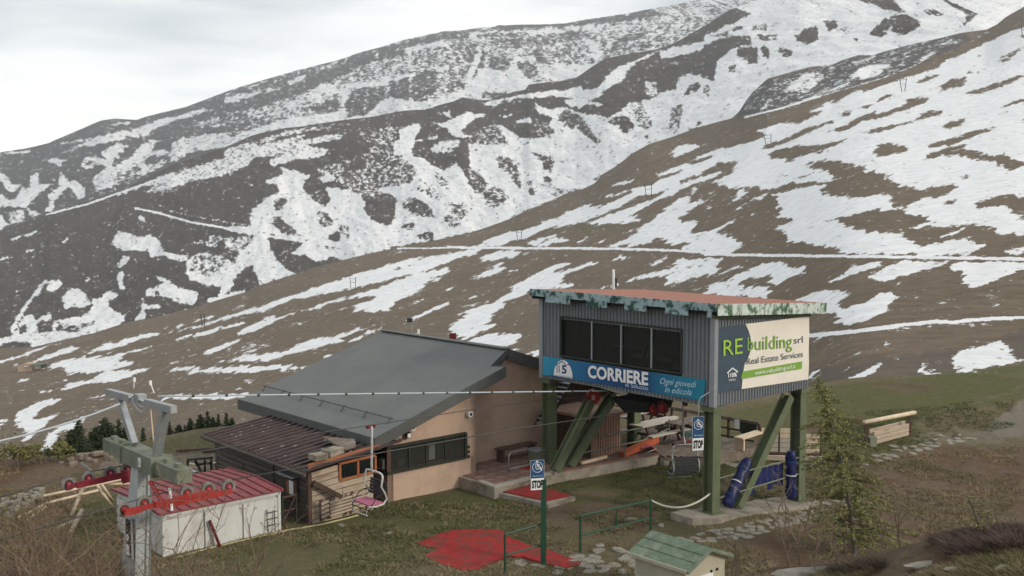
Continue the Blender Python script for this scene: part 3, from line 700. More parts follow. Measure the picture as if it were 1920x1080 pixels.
az = np.concatenate([np.radians(np.arange(-180, -33, 4.9)), np.linspace(-half, half, 900), np.radians(np.arange(37.9, 180.1, 4.9))])
az[0] = -math.pi; az[-1] = math.pi
fade = np.clip(1-(np.abs(az)-half)/math.radians(45), 0, 1); fade = fade*fade*(3-2*fade)
tA, tB, tC, tD, tM = SA(az), SB(az), SC(az), SD(az), SM(az)
tB = tB*fade-.03*(1-fade); tC = tC*fade-.015*(1-fade); tD = tD*fade+.005*(1-fade)
rA = np.minimum(CAMZ/-tA, 62.); tA = -CAMZ/rA
rb0, rb1 = RB0(az), RB1(az)
kern = np.hanning(41); kern /= kern.sum()
def smooth(a): return np.convolve(np.pad(a, 20, mode='edge'), kern, 'valid')
rb0 = smooth(np.maximum(rb0, rA*1.1)); rA = smooth(rA); tA = -CAMZ/rA
rows_r = []; rows_z = []; kinds = []
def row(r, z, k): rows_r.append(np.broadcast_to(r, az.shape).astype(float)); rows_z.append(np.broadcast_to(z, az.shape).astype(float)); kinds.append(k)
# near ground, from below the camera to the plateau edge
for r in np.linspace(1.5, 18, 34): row(r, 0., 0)
NA = 230
for i in range(1, NA+1):
    t0 = -CAMZ/18.; row(CAMZ/-(t0+(tA-t0)*(i/NA)), 0., 0)
# drop behind the plateau edge, then hillside
d0 = np.clip((rb0/rA-1.15)/.4, 0, 1)
k2 = np.hanning(241); k2 /= k2.sum()
def sm2(a): return np.convolve(np.pad(a, 120, mode='edge'), k2, 'valid')
def runmin(a, n=60): p = np.pad(a, n, mode='edge'); return np.min(np.stack([p[i:i+len(a)] for i in range(0, 2*n+1, 4)]), 0)
tBs = sm2(tB); tBm = np.minimum(sm2(runmin(tB)), tB-.002); tCm = np.minimum(sm2(runmin(tC)), tC-.002)
for s in (.15, .4, .8):
    r = rA+(rb0-rA)*s; t = tA-(.045*d0)*min(1, s*2.5); row(r, CAMZ+t*r, 1)
NB = 330; tb0 = np.minimum(tA-.02*d0, tB-.01)
for i in range(NB+1):
    s = i/NB; u = max(0, (s-.8)/.2); u = u*u*(3-2*u); t = tb0+(tBs-tb0)*s+(tB-tBs)*u; q = s**.9; r = rb0*(rb1/rb0)**q
    row(r, CAMZ+t*r, 1)
for s, dt in ((.1, .004), (.3, .02), (.6, .03)):
    r = rb1+(1150-rb1)*s; row(r, CAMZ+(tB-dt)*r, 2)
NC = 150; tc0 = np.minimum(tBm-.012, tC-.01)
for i in range(NC+1):
    s = i/NC; t = tc0+(tC-tc0)*s; r = 1200*(2000/1200.)**s; row(r, CAMZ+t*r, 2)
for s, dt in ((.1, .004), (.3, .02), (.7, .03)):
    r = 2000+s*400; row(r, CAMZ+(tC-dt)*r, 3)
ND = 130; td0 = np.minimum(tCm-.015, tD-.01)
for i in range(ND+1):
    s = i/ND; t = td0+(tD-td0)*s; r = 2400*(3900/2400.)**s; row(r, CAMZ+t*r, 3)
for s in (.3, 1.): row(3900+s*600, CAMZ+(tD-.05*s)*(3900+s*600), 3)
Rr = np.array(rows_r); Zz = np.array(rows_z); AZ = np.broadcast_to(az, Rr.shape); K = np.array(kinds)[:, None]*np.ones_like(AZ)
Xw = Rr*np.sin(AZ); Yw = Rr*np.cos(AZ)
# relief: gentle everywhere, gullied on the far slopes
Zz = np.where(K == 0, ground_h(Xw, Yw), Zz); rel = np.zeros_like(Zz)
hb = (fbm(Xw/70+90, Yw/70+40, 5, 5)-.5)
rel += hb*np.where(K == 1, 1, 0)*Rr*.012
gc = (fbm((Xw+Yw*.3)/55+9, (Yw-Xw*.3)/160+9, 8, 5)-.5); gd = (fbm((Xw+Yw*.3)/150+9, (Yw)/420+9, 15, 5)-.5)
rel += np.where(K == 2, gc*26, 0)+np.where(K == 3, gd*60, 0)
# keep the skylines as traced
def taper(k, n0, n1):
    idx = np.where(K[:, 0] == k)[0]; w = np.ones(len(K)); m = len(idx)
    for j, i in enumerate(idx): w[i] = min(1, j/n0, (m-1-j)/n1+.12)
    return w
w = np.ones(len(K))
for k, a, b in ((1, 60, 45), (2, 8, 30), (3, 8, 25)): w = np.where(K[:, 0] == k, taper(k, a, b), w)
Zz = Zz+rel*w[:, None]
# pixel where each vertex shows, for the patch maps
def project(X, Y, Z):
    dz = Z-CAMZ; f = Y*cp-dz*sp_; u = Y*sp_+dz*cp; f = np.where(f < .1, .1, f)
    return 960+FPX*X/f, 540-FPX*u/f
PX, PY = project(Xw, Yw, Zz)
PX0, PY0 = PX.copy(), PY.copy()
PX = np.where(PY < 26, PX+(26-PY)*1.7, PX); PX = np.where(PX < 0, -PX, PX); PX = np.where(PX > 1919, 3838-PX, PX); PY = np.where(PY < 26, 26+(26-PY)*.45, PY)
PX = np.clip(np.nan_to_num(PX), 0, 1918.); PY = np.clip(np.nan_to_num(PY), 0, CH-2.)
def sample(cv):
    xi = PX.astype(int); yi = PY.astype(int); fx = PX-xi; fy = PY-yi
    return (cv[yi, xi]*(1-fx)+cv[yi, xi+1]*fx)*(1-fy)+(cv[yi+1, xi]*(1-fx)+cv[yi+1, xi+1]*fx)*fy
def snowfield(text, amp, seed, nx, ny, shear, gain, br, sg, vn):
    cv, n = canvas(text, amp, seed, nx, ny, shear, gain, br); return (sample(cv)-.5)*sg+(.5-sample(n))*vn
snow = np.full(Rr.shape, -1.)
snow = np.where(K == 3, snowfield(MTN, 3.5, 100, 6, 3.4, .12, .8, 2, 1.25, 1.0), snow)
snow = np.where(K == 2, snowfield(MID, 3.5, 200, 4.5, 4, -.15, .85, 2, 1.4, .95), snow)
snow = np.where(K == 1, snowfield(HILL, 2.6, 300, 13, 2.8, .42, .85, 2, 1.8, 1.15), snow)
def soft(text, seed, br=4):
    cv, _ = canvas(text, 7, seed, 9, 5, 0, .6, br); return sample(cv)
def road(text):
    cv = np.zeros((CH, CW), np.float32); paint(cv, text); return sample(blur(cv, 1))*2.2-1
snow = np.where(K == 2, np.maximum(snow, road(ROADS['MID'])), snow); snow = np.where(K == 1, np.maximum(snow, road(ROADS['HILL'])), snow)
rock = soft(ROCK, 400, 2)*(K == 1); green = soft(GREEN, 410, 6); dirt = soft(DIRT, 420, 6)*(K == 0); grav = soft(GRAVEL, 430, 3)*(K == 0)
NR, NCOL = Rr.shape
def section(name, k0, k1, m, kindlabel=None):
    idx = np.where((K[:, 0] >= k0) & (K[:, 0] <= k1))[0]; i0, i1 = idx[0], idx[-1]+1
    if i1 < NR: i1 += 1                                     # share the border row with the next section
    sl_ = slice(i0, i1); n = i1-i0
    co = np.stack([Xw[sl_], Yw[sl_], Zz[sl_]], -1).reshape(-1, 3)
    me = bpy.data.meshes.new(name); me.vertices.add(len(co)); me.vertices.foreach_set('co', co.ravel())
    a = (np.arange(n-1)[:, None]*NCOL+np.arange(NCOL-1)[None]).ravel()
    q = np.stack([a, a+1, a+NCOL+1, a+NCOL], 1); q = q[:, ::-1]
    me.loops.add(q.size); me.loops.foreach_set('vertex_index', q.ravel().astype(np.int32))
    me.polygons.add(len(q)); me.polygons.foreach_set('loop_start', (np.arange(len(q))*4).astype(np.int32))
    me.polygons.foreach_set('use_smooth', np.ones(len(q), bool)); me.update(calc_edges=True)
    for nm, arr in (('snow', snow), ('rock', rock), ('green', green), ('dirt', dirt), ('gravel', grav)):
        at = me.attributes.new(nm, 'FLOAT', 'POINT'); at.data.foreach_set('value', arr[sl_].astype(np.float32).ravel())
    me.materials.append(m); o = bpy.data.objects.new(name, me); C.objects.link(o); o['kind'] = 'structure'
    return o
def terrain_mat(name, base, base2, rockc, sc1, sc2, near=False, snowc=(.84,.84,.84), namp=.45, nsc=1., nst=None):
    m = bpy.data.materials.new(name); m.use_nodes = True; nt = m.node_tree; N = nt.nodes; L = nt.links; b = N['Principled BSDF']
    b.inputs['Roughness'].default_value = .95; b.inputs['Specular IOR Level'].default_value = .1
    geo = N.new('ShaderNodeNewGeometry')
    def noise(s, det=6, rough=.65, st=None):
        n = N.new('ShaderNodeTexNoise'); n.inputs['Scale'].default_value = s; n.inputs['Detail'].default_value = det; n.inputs['Roughness'].default_value = rough
        if st:
            mp = N.new('ShaderNodeMapping'); mp.inputs['Scale'].default_value = st; L.new(geo.outputs['Position'], mp.inputs[0]); L.new(mp.outputs[0], n.inputs['Vector'])
        else: L.new(geo.outputs['Position'], n.inputs['Vector'])
        return n.outputs[0]
    def attr(n): a = N.new('ShaderNodeAttribute'); a.attribute_name = n; return a.outputs['Fac']
    def rng_(x, a, b_): r = N.new('ShaderNodeMapRange'); L.new(x, r.inputs[0]); r.inputs[1].default_value = a; r.inputs[2].default_value = b_; return r.outputs[0]
    def mix(f, c1, c2):
        x = N.new('ShaderNodeMixRGB'); L.new(f, x.inputs[0])
        for i, c in ((1, c1), (2, c2)):
            if isinstance(c, tuple): x.inputs[i].default_value = c+(1,)
            else: L.new(c, x.inputs[i])
        return x.outputs[0]
    def math_(op, a, b_):
        x = N.new('ShaderNodeMath'); x.operation = op
        for i, c in ((0, a), (1, b_)):
            if isinstance(c, (int, float)): x.inputs[i].default_value = c
            else: L.new(c, x.inputs[i])
        return x.outputs[0]
    n1 = noise(sc1); n2 = noise(sc2, 8, .75)
    col = mix(rng_(n1, .35, .65), base, base2)
    col = mix(rng_(n2, .42, .66), col, tuple(c*.55 for c in base))
    col = mix(math_('MULTIPLY', rng_(noise(sc2*4, 6, .8), .5, .7), .6), col, tuple(min(1, c*1.45) for c in base))
    col = mix(attr('rock'), col, rockc)
    gn = noise(.9 if near else .05, 6, .7)
    gfac = math_('MULTIPLY', rng_(math_('ADD', attr('green'), math_('SUBTRACT', gn, .5)), .15, .9), .85)
    gcol = mix(rng_(noise(3 if near else .2), .4, .6), (.078,.098,.032), (.125,.12,.052))
    col = mix(gfac, col, gcol)
    if near:
        dn = math_('ADD', attr('dirt'), math_('MULTIPLY', math_('SUBTRACT', noise(1.3, 7, .7), .5), .9))
        dcol = mix(rng_(noise(5, 8, .8), .35, .68), (.115,.08,.053), (.22,.168,.12))
        dcol = mix(rng_(noise(.6, 4, .6), .45, .62), dcol, (.13,.078,.05))
        col = mix(rng_(dn, .25, .6), col, dcol)
        gr = math_('ADD', attr('gravel'), math_('MULTIPLY', math_('SUBTRACT', noise(2.4, 7, .8), .5), .9))
        grc = mix(rng_(noise(14, 6, .8), .35, .65), (.15,.13,.1), (.29,.255,.21))
        col = mix(rng_(gr, .3, .62), col, grc)
        # scattered pale stones and dry blades
        st = N.new('ShaderNodeTexVoronoi'); st.inputs['Scale'].default_value = 5; L.new(geo.outputs['Position'], st.inputs['Vector'])
        vs = math_('MULTIPLY', rng_(st.outputs['Distance'], .13, .07), rng_(noise(.7, 4), .5, .62))
        col = mix(vs, col, (.3,.28,.25))
        col = mix(math_('MULTIPLY', rng_(noise(26, 4, .8), .52, .72), .55), col, (.26,.21,.12))
        col = mix(math_('MULTIPLY', rng_(noise(17, 5, .8), .5, .3), .5), col, (.03,.028,.018))
    n3 = noise(nsc, 6, .85, nst)
    sn = math_('ADD', attr('snow'), math_('MULTIPLY', math_('SUBTRACT', n3, .5), namp))
    sf = rng_(sn, -.12, .12) if not near else rng_(sn, -.035, .035)
    scol = mix(rng_(noise(sc2*.7, 7, .75), .4, .65), snowc, tuple(c*.82 for c in snowc))
    col = mix(sf, col, scol)
    L.new(col, b.inputs['Base Color'])
    bp = N.new('ShaderNodeBump'); bp.inputs['Strength'].default_value = .8; bp.inputs['Distance'].default_value = .14 if near else .5/sc2*.25
    h = noise(9 if near else sc2*1.3, 7, .8); L.new(h, bp.inputs['Height']); L.new(bp.outputs[0], b.inputs['Normal'])
    return m
section('ground', 0, 0, terrain_mat('ground_turf', (.2,.162,.102), (.125,.112,.06), (.09,.075,.065), .5, 4, near=True))
section('hillside', 1, 1, terrain_mat('hillside_turf', (.19,.147,.106), (.155,.122,.086), (.092,.085,.08), .03, .35, namp=5.5, nsc=.33, nst=(1,.6,1)))
section('hill', 2, 2, terrain_mat('hill_heath', (.07,.058,.05), (.1,.082,.066), (.05,.048,.045), .012, .14, namp=5.0, nsc=.13, nst=(1,.55,1.1)))
section('mountain', 3, 3, terrain_mat('mountain_heath', (.075,.062,.055), (.058,.05,.046), (.05,.048,.045), .006, .09, namp=5.0, nsc=.075, nst=(1,.5,1.4)))
# air: thin haze that fades the far slopes
hz = MB().box((0, 0, 620), (9800, 9800, 1900))
hm = bpy.data.materials.new('thin_haze'); hm.use_nodes = True; hn = hm.node_tree; hn.nodes.clear()
ho = hn.nodes.new('ShaderNodeOutputMaterial'); hv = hn.nodes.new('ShaderNodeVolumePrincipled')
hv.inputs['Color'].default_value = (.9,.95,1,1); hv.inputs['Density'].default_value = 1.35e-4; hv.inputs['Anisotropy'].default_value = .2
hn.links.new(hv.outputs[0], ho.inputs['Volume'])
hzo = hz.build('haze', hm); hzo['kind'] = 'stuff'
# ------------------------------------------------------------------ materials of the built things
M_clad = mat('steel_blue_cladding', (.165,.18,.195), .5, .2, .12, 3, (.2,.2,.19), .58, .72, stretch=(1,1,.25))
M_trim = mat('grey_corner_trim', (.25,.27,.29), .5, .2, .1, 4)
M_green = mat('green_painted_steel', (.115,.14,.08), .55, .1, .15, 3, (.15,.135,.09), .58, .7)
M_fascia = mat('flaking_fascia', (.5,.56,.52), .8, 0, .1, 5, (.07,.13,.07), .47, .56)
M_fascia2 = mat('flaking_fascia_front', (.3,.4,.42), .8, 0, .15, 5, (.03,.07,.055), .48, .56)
M_rooftile = mat('red_roof_sheet', (.34,.165,.125), .8, 0, .15, 4, (.27,.17,.14), .5, .7)
M_glass = mat('dark_glass', (.012,.015,.015), .12, 0, .3, 1.2, spec=.4)
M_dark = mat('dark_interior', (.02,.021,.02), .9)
M_white = mat('white_paint', (.72,.72,.7), .6, 0, .06, 5, (.5,.48,.44), .6, .75)
M_galv = mat('galvanised_steel', (.33,.35,.36), .45, .5, .12, 6)
M_red = mat('red_painted_steel', (.33,.028,.024), .55, 0, .2, 5, (.2,.05,.035), .55, .7)
M_darkred = mat('dark_red_steel', (.12,.012,.014), .6, 0, .2, 5)
M_rubber = mat('sheave_liner', (.045,.042,.04), .8, 0, .2, 8)
M_wheelgrey = mat('sheave_rim_grey', (.2,.19,.18), .6, .2, .2, 8)
M_bitu = mat('slate_grey_membrane', (.135,.142,.137), .9, 0, .09, .9, (.155,.158,.149), .44, .64, bump=.25, bscale=25)
M_bitu_d = mat('grey_fascia_sheet', (.09,.093,.09), .75, 0, .1, 2)
M_pink = mat('salmon_render', (.48,.345,.26), .92, 0, .06, 1.3, (.38,.275,.21), .46, .66, bump=.25, bscale=30)
M_frame = mat('dark_window_frame', (.025,.03,.022), .6)
M_tile = mat('worn_red_paving', (.2,.115,.095), .85, 0, .2, 2.5, (.27,.2,.165), .5, .65)
M_conc = mat('old_concrete', (.29,.255,.21), .95, 0, .2, 2.5, (.16,.14,.105), .47, .62, bump=.5, bscale=14)
M_tread = mat('concrete_edge', (.33,.31,.27), .9, 0, .15, 6)
M_matred = mat('red_mat', (.29,.022,.022), .95, 0, .3, 4, (.14,.045,.032), .46, .62, bump=.4, bscale=60)
M_oldwood = mat('grey_weathered_wood', (.075,.068,.06), .9, 0, .3, 3, (.13,.115,.1), .5, .65, stretch=(.4,.4,5), bump=.3, bscale=20)
M_logwood = mat('pale_weathered_log', (.42,.34,.26), .9, 0, .2, 3, (.25,.17,.11), .52, .68, stretch=(.5,.5,4), bump=.3, bscale=18)
M_brownwood = mat('dark_brown_wood', (.09,.055,.042), .85, 0, .25, 4, stretch=(1,1,3))
M_orangewood = mat('orange_window_frame', (.33,.12,.05), .7, 0, .15, 4)
M_palewood = mat('pale_pine', (.62,.5,.36), .8, 0, .15, 4, (.42,.32,.21), .55, .72)
M_terracewood = mat('grey_terrace_wood', (.16,.125,.1), .9, 0, .25, 4, (.24,.2,.165), .5, .66)
M_brownroof = mat('brown_roof_sheet', (.062,.042,.042), .55, .2, .2, 3, (.095,.07,.065), .5, .68)
M_redroof = mat('red_container_roof', (.23,.05,.055), .6, .1, .2, 2.5, (.12,.055,.055), .5, .64)
M_whitewall = mat('white_panel', (.56,.56,.54), .75, 0, .06, 2, (.43,.41,.37), .5, .7)
M_navy = mat('navy_padding', (.014,.02,.085), .42, 0, .25, 4, bump=.5, bscale=6)
M_orange = mat('orange_plastic', (.42,.09,.035), .6, 0, .15, 4)
M_oxide = mat('oxide_panel', (.36,.23,.17), .8, 0, .12, 3, (.25,.15,.11), .5, .7, stretch=(1,1,.3))
M_rope = mat('pale_rope', (.5,.47,.4), .9, 0, .15, 20)
M_cable = mat('steel_cable', (.1,.1,.1), .6, .5, .1, 20)
M_pale = mat('pale_cable', (.42,.46,.5), .6, 0, .1, 20)
M_pinkseat = mat('faded_pink_seat', (.42,.13,.2), .8, 0, .15, 8)
M_greyseat = mat('dark_grey_seat', (.03,.033,.035), .7, 0, .2, 8)
M_seatframe = mat('light_grey_tube', (.5,.5,.48), .5, .2, .12, 10)
M_olive = mat('olive_grey_beam', (.17,.185,.14), .7, .1, .15, 3, (.11,.12,.085), .5, .66)
M_signblue = mat('sign_blue', (.02,.07,.17), .5, 0, .05, 4)
M_black = mat('black_print', (.01,.01,.012), .7)
M_wprint = mat('white_print', (.75,.75,.75), .7, 0, .02)
M_stone = mat('pale_flagstone', (.27,.245,.205), .95, 0, .18, 3, (.15,.14,.1), .47, .62, bump=.5, bscale=12)
M_coppergreen = mat('mossy_green_roof', (.125,.165,.115), .85, 0, .25, 3, (.23,.245,.18), .5, .62, bump=.4, bscale=12)
M_cream = mat('cream_render', (.4,.37,.28), .9, 0, .08, 2, (.3,.28,.22), .52, .7)
M_handrail = mat('dark_green_rail', (.02,.065,.04), .5, 0, .15, 6)

def corr_wall(name, o, d, s0, s1, z0, z1, m, parent, pitch=.14, depth=.035, z0b=None, z1b=None, out=None):
    """ribbed sheet standing on the line o+d*s; outward normal `out`"""
    n = max(2, int((s1-s0)/pitch)); mb = MB(); v = []; out = Vector(out)
    for i in range(n+1):
        for k, dd in ((0, 0), (.38, 0), (.5, depth), (.88, depth)):
            s = s0+(s1-s0)*(i+k)/n
            if s > s1+1e-6: break
            u = (s-s0)/(s1-s0); a = z0+((z0b if z0b is not None else z0)-z0)*u; b = z1+((z1b if z1b is not None else z1)-z1)*u
            p = o+d*s+out*dd; v += [Vector((p.x, p.y, a)), Vector((p.x, p.y, b))]
    mb.add(v, [(2*i, 2*i+2, 2*i+3, 2*i+1) for i in range(len(v)//2-1)])
    return mb.build(name, m, parent)
def quad_panel(name, pts, th, out, m, parent):
    return MB().prism(pts, Vector(out)*0, Vector(out)*th).build(name, m, parent)

# ================================================================== LIFT STATION ON STILTS
A0 = G(1331,962,.08); N0 = A0-S*.25-F*.25; ZB, ZT = 3.33, 6.03; LF, LS = 7.19, 4.95
st = thing('lift_station', 'blue-grey corrugated lift station cabin raised on green steel stilts, with advertising banners', 'lift station', (N0.x, N0.y, 0), AXZ)
Fn = -S; Sn = -F                                            # outward normals of front (F) and side (S) walls
w0, w1, wz0, wz1 = 1.15, 6.26, 4.1, 5.42                    # window opening on the front wall (distance along F)
corr_wall('wall_panel', N0, F, .12, w0, ZB, ZT, M_clad, st, out=Fn)
corr_wall('wall_panel', N0, F, w1, LF-.1, ZB, ZT, M_clad, st, out=Fn)
corr_wall('wall_panel', N0, F, w0, w1, wz1, ZT, M_clad, st, out=Fn)
corr_wall('wall_panel', N0, F, w0, w1, ZB, wz0, M_clad, st, out=Fn)
corr_wall('wall_panel', N0, S, .12, LS, ZB, ZT-.02, M_clad, st, z1b=5.78, out=Sn)
corr_wall('wall_panel', N0+F*LF, S, 0, LS, ZB, ZT-.02, M_clad, st, z1b=5.78, out=F)
corr_wall('wall_panel', N0+S*LS, F, 0, LF, ZB, 5.78, M_clad, st, out=S)
for a, b in ((.0, 0), (LF, 0)):
    p = N0+F*a; MB().box((p.x, p.y, (ZB+ZT)/2), (.17, .17, ZT-ZB), AXZ).build('corner_trim', M_trim, st)
c = N0+F*LF/2+S*LS/2
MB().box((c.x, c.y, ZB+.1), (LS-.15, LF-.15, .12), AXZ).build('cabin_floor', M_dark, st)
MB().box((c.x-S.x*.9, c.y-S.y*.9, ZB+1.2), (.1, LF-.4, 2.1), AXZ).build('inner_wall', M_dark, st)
# windows: four panes with slim mullions, recessed in a dark frame
fr = MB()
for s in (w0, w1): fr.bar(N0+F*s+Fn*.02+UP*wz0, N0+F*s+Fn*.02+UP*wz1, .09, .07, up=F)
for z in (wz0, wz1): fr.bar(N0+F*w0+Fn*.02+UP*z, N0+F*w1+Fn*.02+UP*z, .09, .06)
win = fr.build('window', M_frame, st)
xs = [w0]+[sdist(N0, hit(N0, F, x, 650), F) for x in (1222, 1165, 1110)]+[w1]
M_cabglass = mat('cabin_glass', (.02,.024,.024), .1, spec=.5)
M_cabglass.node_tree.nodes['Principled BSDF'].inputs['Alpha'].default_value = .6
for i in range(4):
    a, b = xs[i]+.04, xs[i+1]-.04; p = N0+F*(a+b)/2-Fn*.05
    MB().box((p.x, p.y, (wz0+wz1)/2), (.02, b-a, wz1-wz0-.05), AXZ).build('pane', M_cabglass, win)
    if i: MB().bar(N0+F*xs[i]+Fn*.0+UP*wz0, N0+F*xs[i]+UP*wz1, .05, .05, up=F).build('mullion', M_galv, win)
# drive wheel glimpsed behind the glass
p = N0+F*2.7+S*.6+UP*3.35
mw = thing('drive_wheel', 'dull yellow bullwheel faintly seen through the third cabin window pane', 'drive wheel', (p.x, p.y, 3.5), AXZ)
M_dull = mat('dull_yellow_drum', (.4,.3,.12), .6, .2, .2, 6)
for k in (-.2, 0, .2): MB().disc(p+UP*1.0+F*k, F, .42, .06, 24, .3).build('rim', M_dull, mw)
MB().tube([p+UP*1.0-F*.7, p+UP*1.0+F*.9], .09, 10).build('axle', M_dull, mw); MB().box((p.x, p.y, 3.75), (.7, 1.2, .5), AXZ).build('pedestal', M_dark, mw)
p = N0+F*5.2+S*1.3
MB().tube([p+UP*4.45, p+UP*4.45-F*3.6], .03, 6).build('inner_rail', M_galv, st)
# roof: slab falling away to the back, red sheet on top, flaking fascia boards
Nr = N0-S*.35-F*.35; RF, RS = 7.75, 5.75; zr0 = 6.36; zr1 = 6.05
def rp_(s, f, dz=0): q = Nr+S*s+F*f; return Vector((q.x, q.y, zr0+(zr1-zr0)*s/RS+dz))
MB().prism([rp_(.04,.04,-.3), rp_(RS,.04,-.3), rp_(RS,RF,-.3), rp_(.04,RF,-.3)], (0,0,0), (0,0,.22)).build('roof_deck', M_dark, st)
rb = MB(); n = 60
for i in range(n):
    f0 = RF*i/n; f1 = RF*(i+.55)/n
    rb.prism([rp_(-.03,f0,-.06), rp_(RS+.03,f0,-.06), rp_(RS+.03,f1,-.06), rp_(-.03,f1,-.06)], (0,0,0), (0,0,.085))
rb.prism([rp_(0,0,-.07), rp_(RS,0,-.07), rp_(RS,RF,-.07), rp_(0,RF,-.07)], (0,0,0), (0,0,.075))
rb.build('roof_sheet', M_rooftile, st)
def fascia(f0, f1, z0, z1, nm='fascia_board'):
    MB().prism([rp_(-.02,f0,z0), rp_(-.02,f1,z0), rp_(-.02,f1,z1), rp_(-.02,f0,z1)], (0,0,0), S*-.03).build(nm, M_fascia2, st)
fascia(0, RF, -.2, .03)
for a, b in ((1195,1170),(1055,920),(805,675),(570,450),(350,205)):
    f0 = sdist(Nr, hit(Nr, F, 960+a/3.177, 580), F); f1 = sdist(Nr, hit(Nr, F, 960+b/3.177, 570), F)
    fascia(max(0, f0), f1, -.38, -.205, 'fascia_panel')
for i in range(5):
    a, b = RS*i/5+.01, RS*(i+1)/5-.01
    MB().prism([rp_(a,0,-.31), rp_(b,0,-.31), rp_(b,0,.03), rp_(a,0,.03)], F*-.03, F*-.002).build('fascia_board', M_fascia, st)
MB().bar(rp_(.25,.3,-.36), rp_(RS-.5,.3,-.36), .16, .12).build('eave_beam', M_green, st)
# aerial on the roof
p = rp_(RS*.72, 3.0); zt = 7.1
# banners
def wbanner(name, P4, m, parent, out, amp, nx, ny, seed, label=None):
    """draped sheet through corner points P4 (tl,tr,br,bl)"""
    rr = random.Random(seed); mb = MB(); v = []; out = Vector(out)
    ph = [rr.random()*6 for _ in range(4)]
    for j in range(ny+1):
        for i in range(nx+1):
            u, w = i/nx, j/ny
            p = (P4[0]*(1-u)+P4[1]*u)*(1-w)+(P4[3]*(1-u)+P4[2]*u)*w
            d = amp*(math.sin(u*9+w*4+ph[0])*.4+math.sin(u*23-w*9+ph[1])*.25+math.sin(w*14+u*5+ph[2])*.3)
            v.append(p+out*(.06+d))
    mb.add(v, [(j*(nx+1)+i, j*(nx+1)+i+1, (j+1)*(nx+1)+i+1, (j+1)*(nx+1)+i) for j in range(ny) for i in range(nx)])
    o = mb.build(name, m, parent, smooth=True)
    return o
M_teal = mat('teal_banner', (.02,.19,.32), .6, 0, .08, 2)
M_blue = mat('blue_banner', (.018,.085,.22), .6, 0, .12, 2)
b4 = [hit(N0,F,*p) for p in ((1019,667),(1325,712),(1322,751),(1019,702))]
bt = thing('newspaper_banner', 'long teal and blue newspaper banner under the cabin windows', 'banner', (b4[3].x, b4[3].y, b4[3].z), AXZ)
def bl(u, w): return (b4[0]*(1-u)+b4[1]*u)*(1-w)+(b4[3]*(1-u)+b4[2]*u)*w
def bpan(u0, u1, m, nm): return wbanner(nm, [bl(u0,0), bl(u1,0), bl(u1,1), bl(u0,1)], m, bt, Fn, .008, 20, 4, 3)
M_bgrad = mat('banner_blue_print', (.02,.1,.24), .6)
def gradmat():
    nt = M_bgrad.node_tree; N = nt.nodes; L = nt.links; tc = N.new('ShaderNodeTexCoord'); sx = N.new('ShaderNodeSeparateXYZ'); L.new(tc.outputs['Generated'], sx.inputs[0])
    rp = N.new('ShaderNodeValToRGB'); e = rp.color_ramp.elements; e[0].position = 0; e[0].color = (.015,.2,.3,1); e[1].position = 1; e[1].color = (.04,.3,.44,1)
    for q, c in ((.22,(.015,.15,.26,1)), (.36,(.013,.05,.15,1)), (.6,(.014,.075,.2,1)), (.8,(.02,.15,.3,1))): k = e.new(q); k.color = c
    L.new(sx.outputs[1], rp.inputs[0]); L.new(rp.outputs[0], N['Principled BSDF'].inputs['Base Color'])
gradmat()
bpan(0, 1, M_bgrad, 'banner_sheet')
o_ = Fn*.085
# white half-disc with the emblem
cpt = bl(.152,.95); uu = (bl(1,.95)-bl(0,.95)).normalized(); hgt = (bl(.15,.05)-bl(.15,.95)).length
pl = [cpt+uu*math.cos(math.pi*k/20)*.45*1.0+UP*math.sin(math.pi*k/20)*hgt for k in range(21)]
MB().prism(pl, o_, o_+Fn*.003).build('emblem_ground', M_wprint, bt)
eo = o_+Fn*.008
def em(px0, py0, px1, py1): return hit(N0,F,px0,py0), hit(N0,F,px1,py1)
M_emb = mat('emblem_navy', (.02,.04,.15), .7); M_mag = mat('emblem_magenta', (.35,.03,.15), .7); M_ltext = mat('pale_blue_print', (.45,.62,.75), .7)
def T(nm, s, m, par, pl_o, pl_d, x0, y0, x1, y1, top, out, **k):
    a = hit(pl_o, pl_d, x0, y0); b = hit(pl_o, pl_d, x1, y1); c = hit(pl_o, pl_d, x0, top)
    return put_text(nm, s, m, par, a, b, c, out, **k)
for x in (1048.5, 1052.5): MB().bar(hit(N0,F,x,698)+eo, hit(N0,F,x,684)+eo, .035, .004, up=F).build('emblem_bar', M_emb, bt)
MB().bar(hit(N0,F,1046,684)+eo, hit(N0,F,1057,676.5)+eo, .004, .03).build('emblem_bar', M_emb, bt)
MB().bar(hit(N0,F,1057,676.5)+eo, hit(N0,F,1066,685)+eo, .004, .03).build('emblem_bar', M_emb, bt)
T('letter', '5', M_emb, bt, N0, F, 1057,699, 1066,700, 684, eo, bold=.03)
MB().disc(hit(N0,F,1069,683)+eo, Fn, .035, .004, 10).build('emblem_dot', M_mag, bt)
T('small_lettering', 'testata settimanale', M_emb, bt, N0, F, 1036,703.5, 1080,709, 700.5, eo)
T('lettering', 'CORRIERE', M_wprint, bt, N0, F, 1106,706.5, 1219,721.5, 684.5, o_+Fn*.01, bold=.035)
T('lettering', 'di Saluzzo', M_ltext, bt, N0, F, 1176,724, 1219,731.5, 716, o_+Fn*.012)
T('lettering', 'Ogni giovedì', M_ltext, bt, N0, F, 1241,719, 1309,726.5, 707.5, o_, shear=.35)
T('lettering', 'in edicola', M_ltext, bt, N0, F, 1250,734.5, 1300,741, 723, o_, shear=.35)
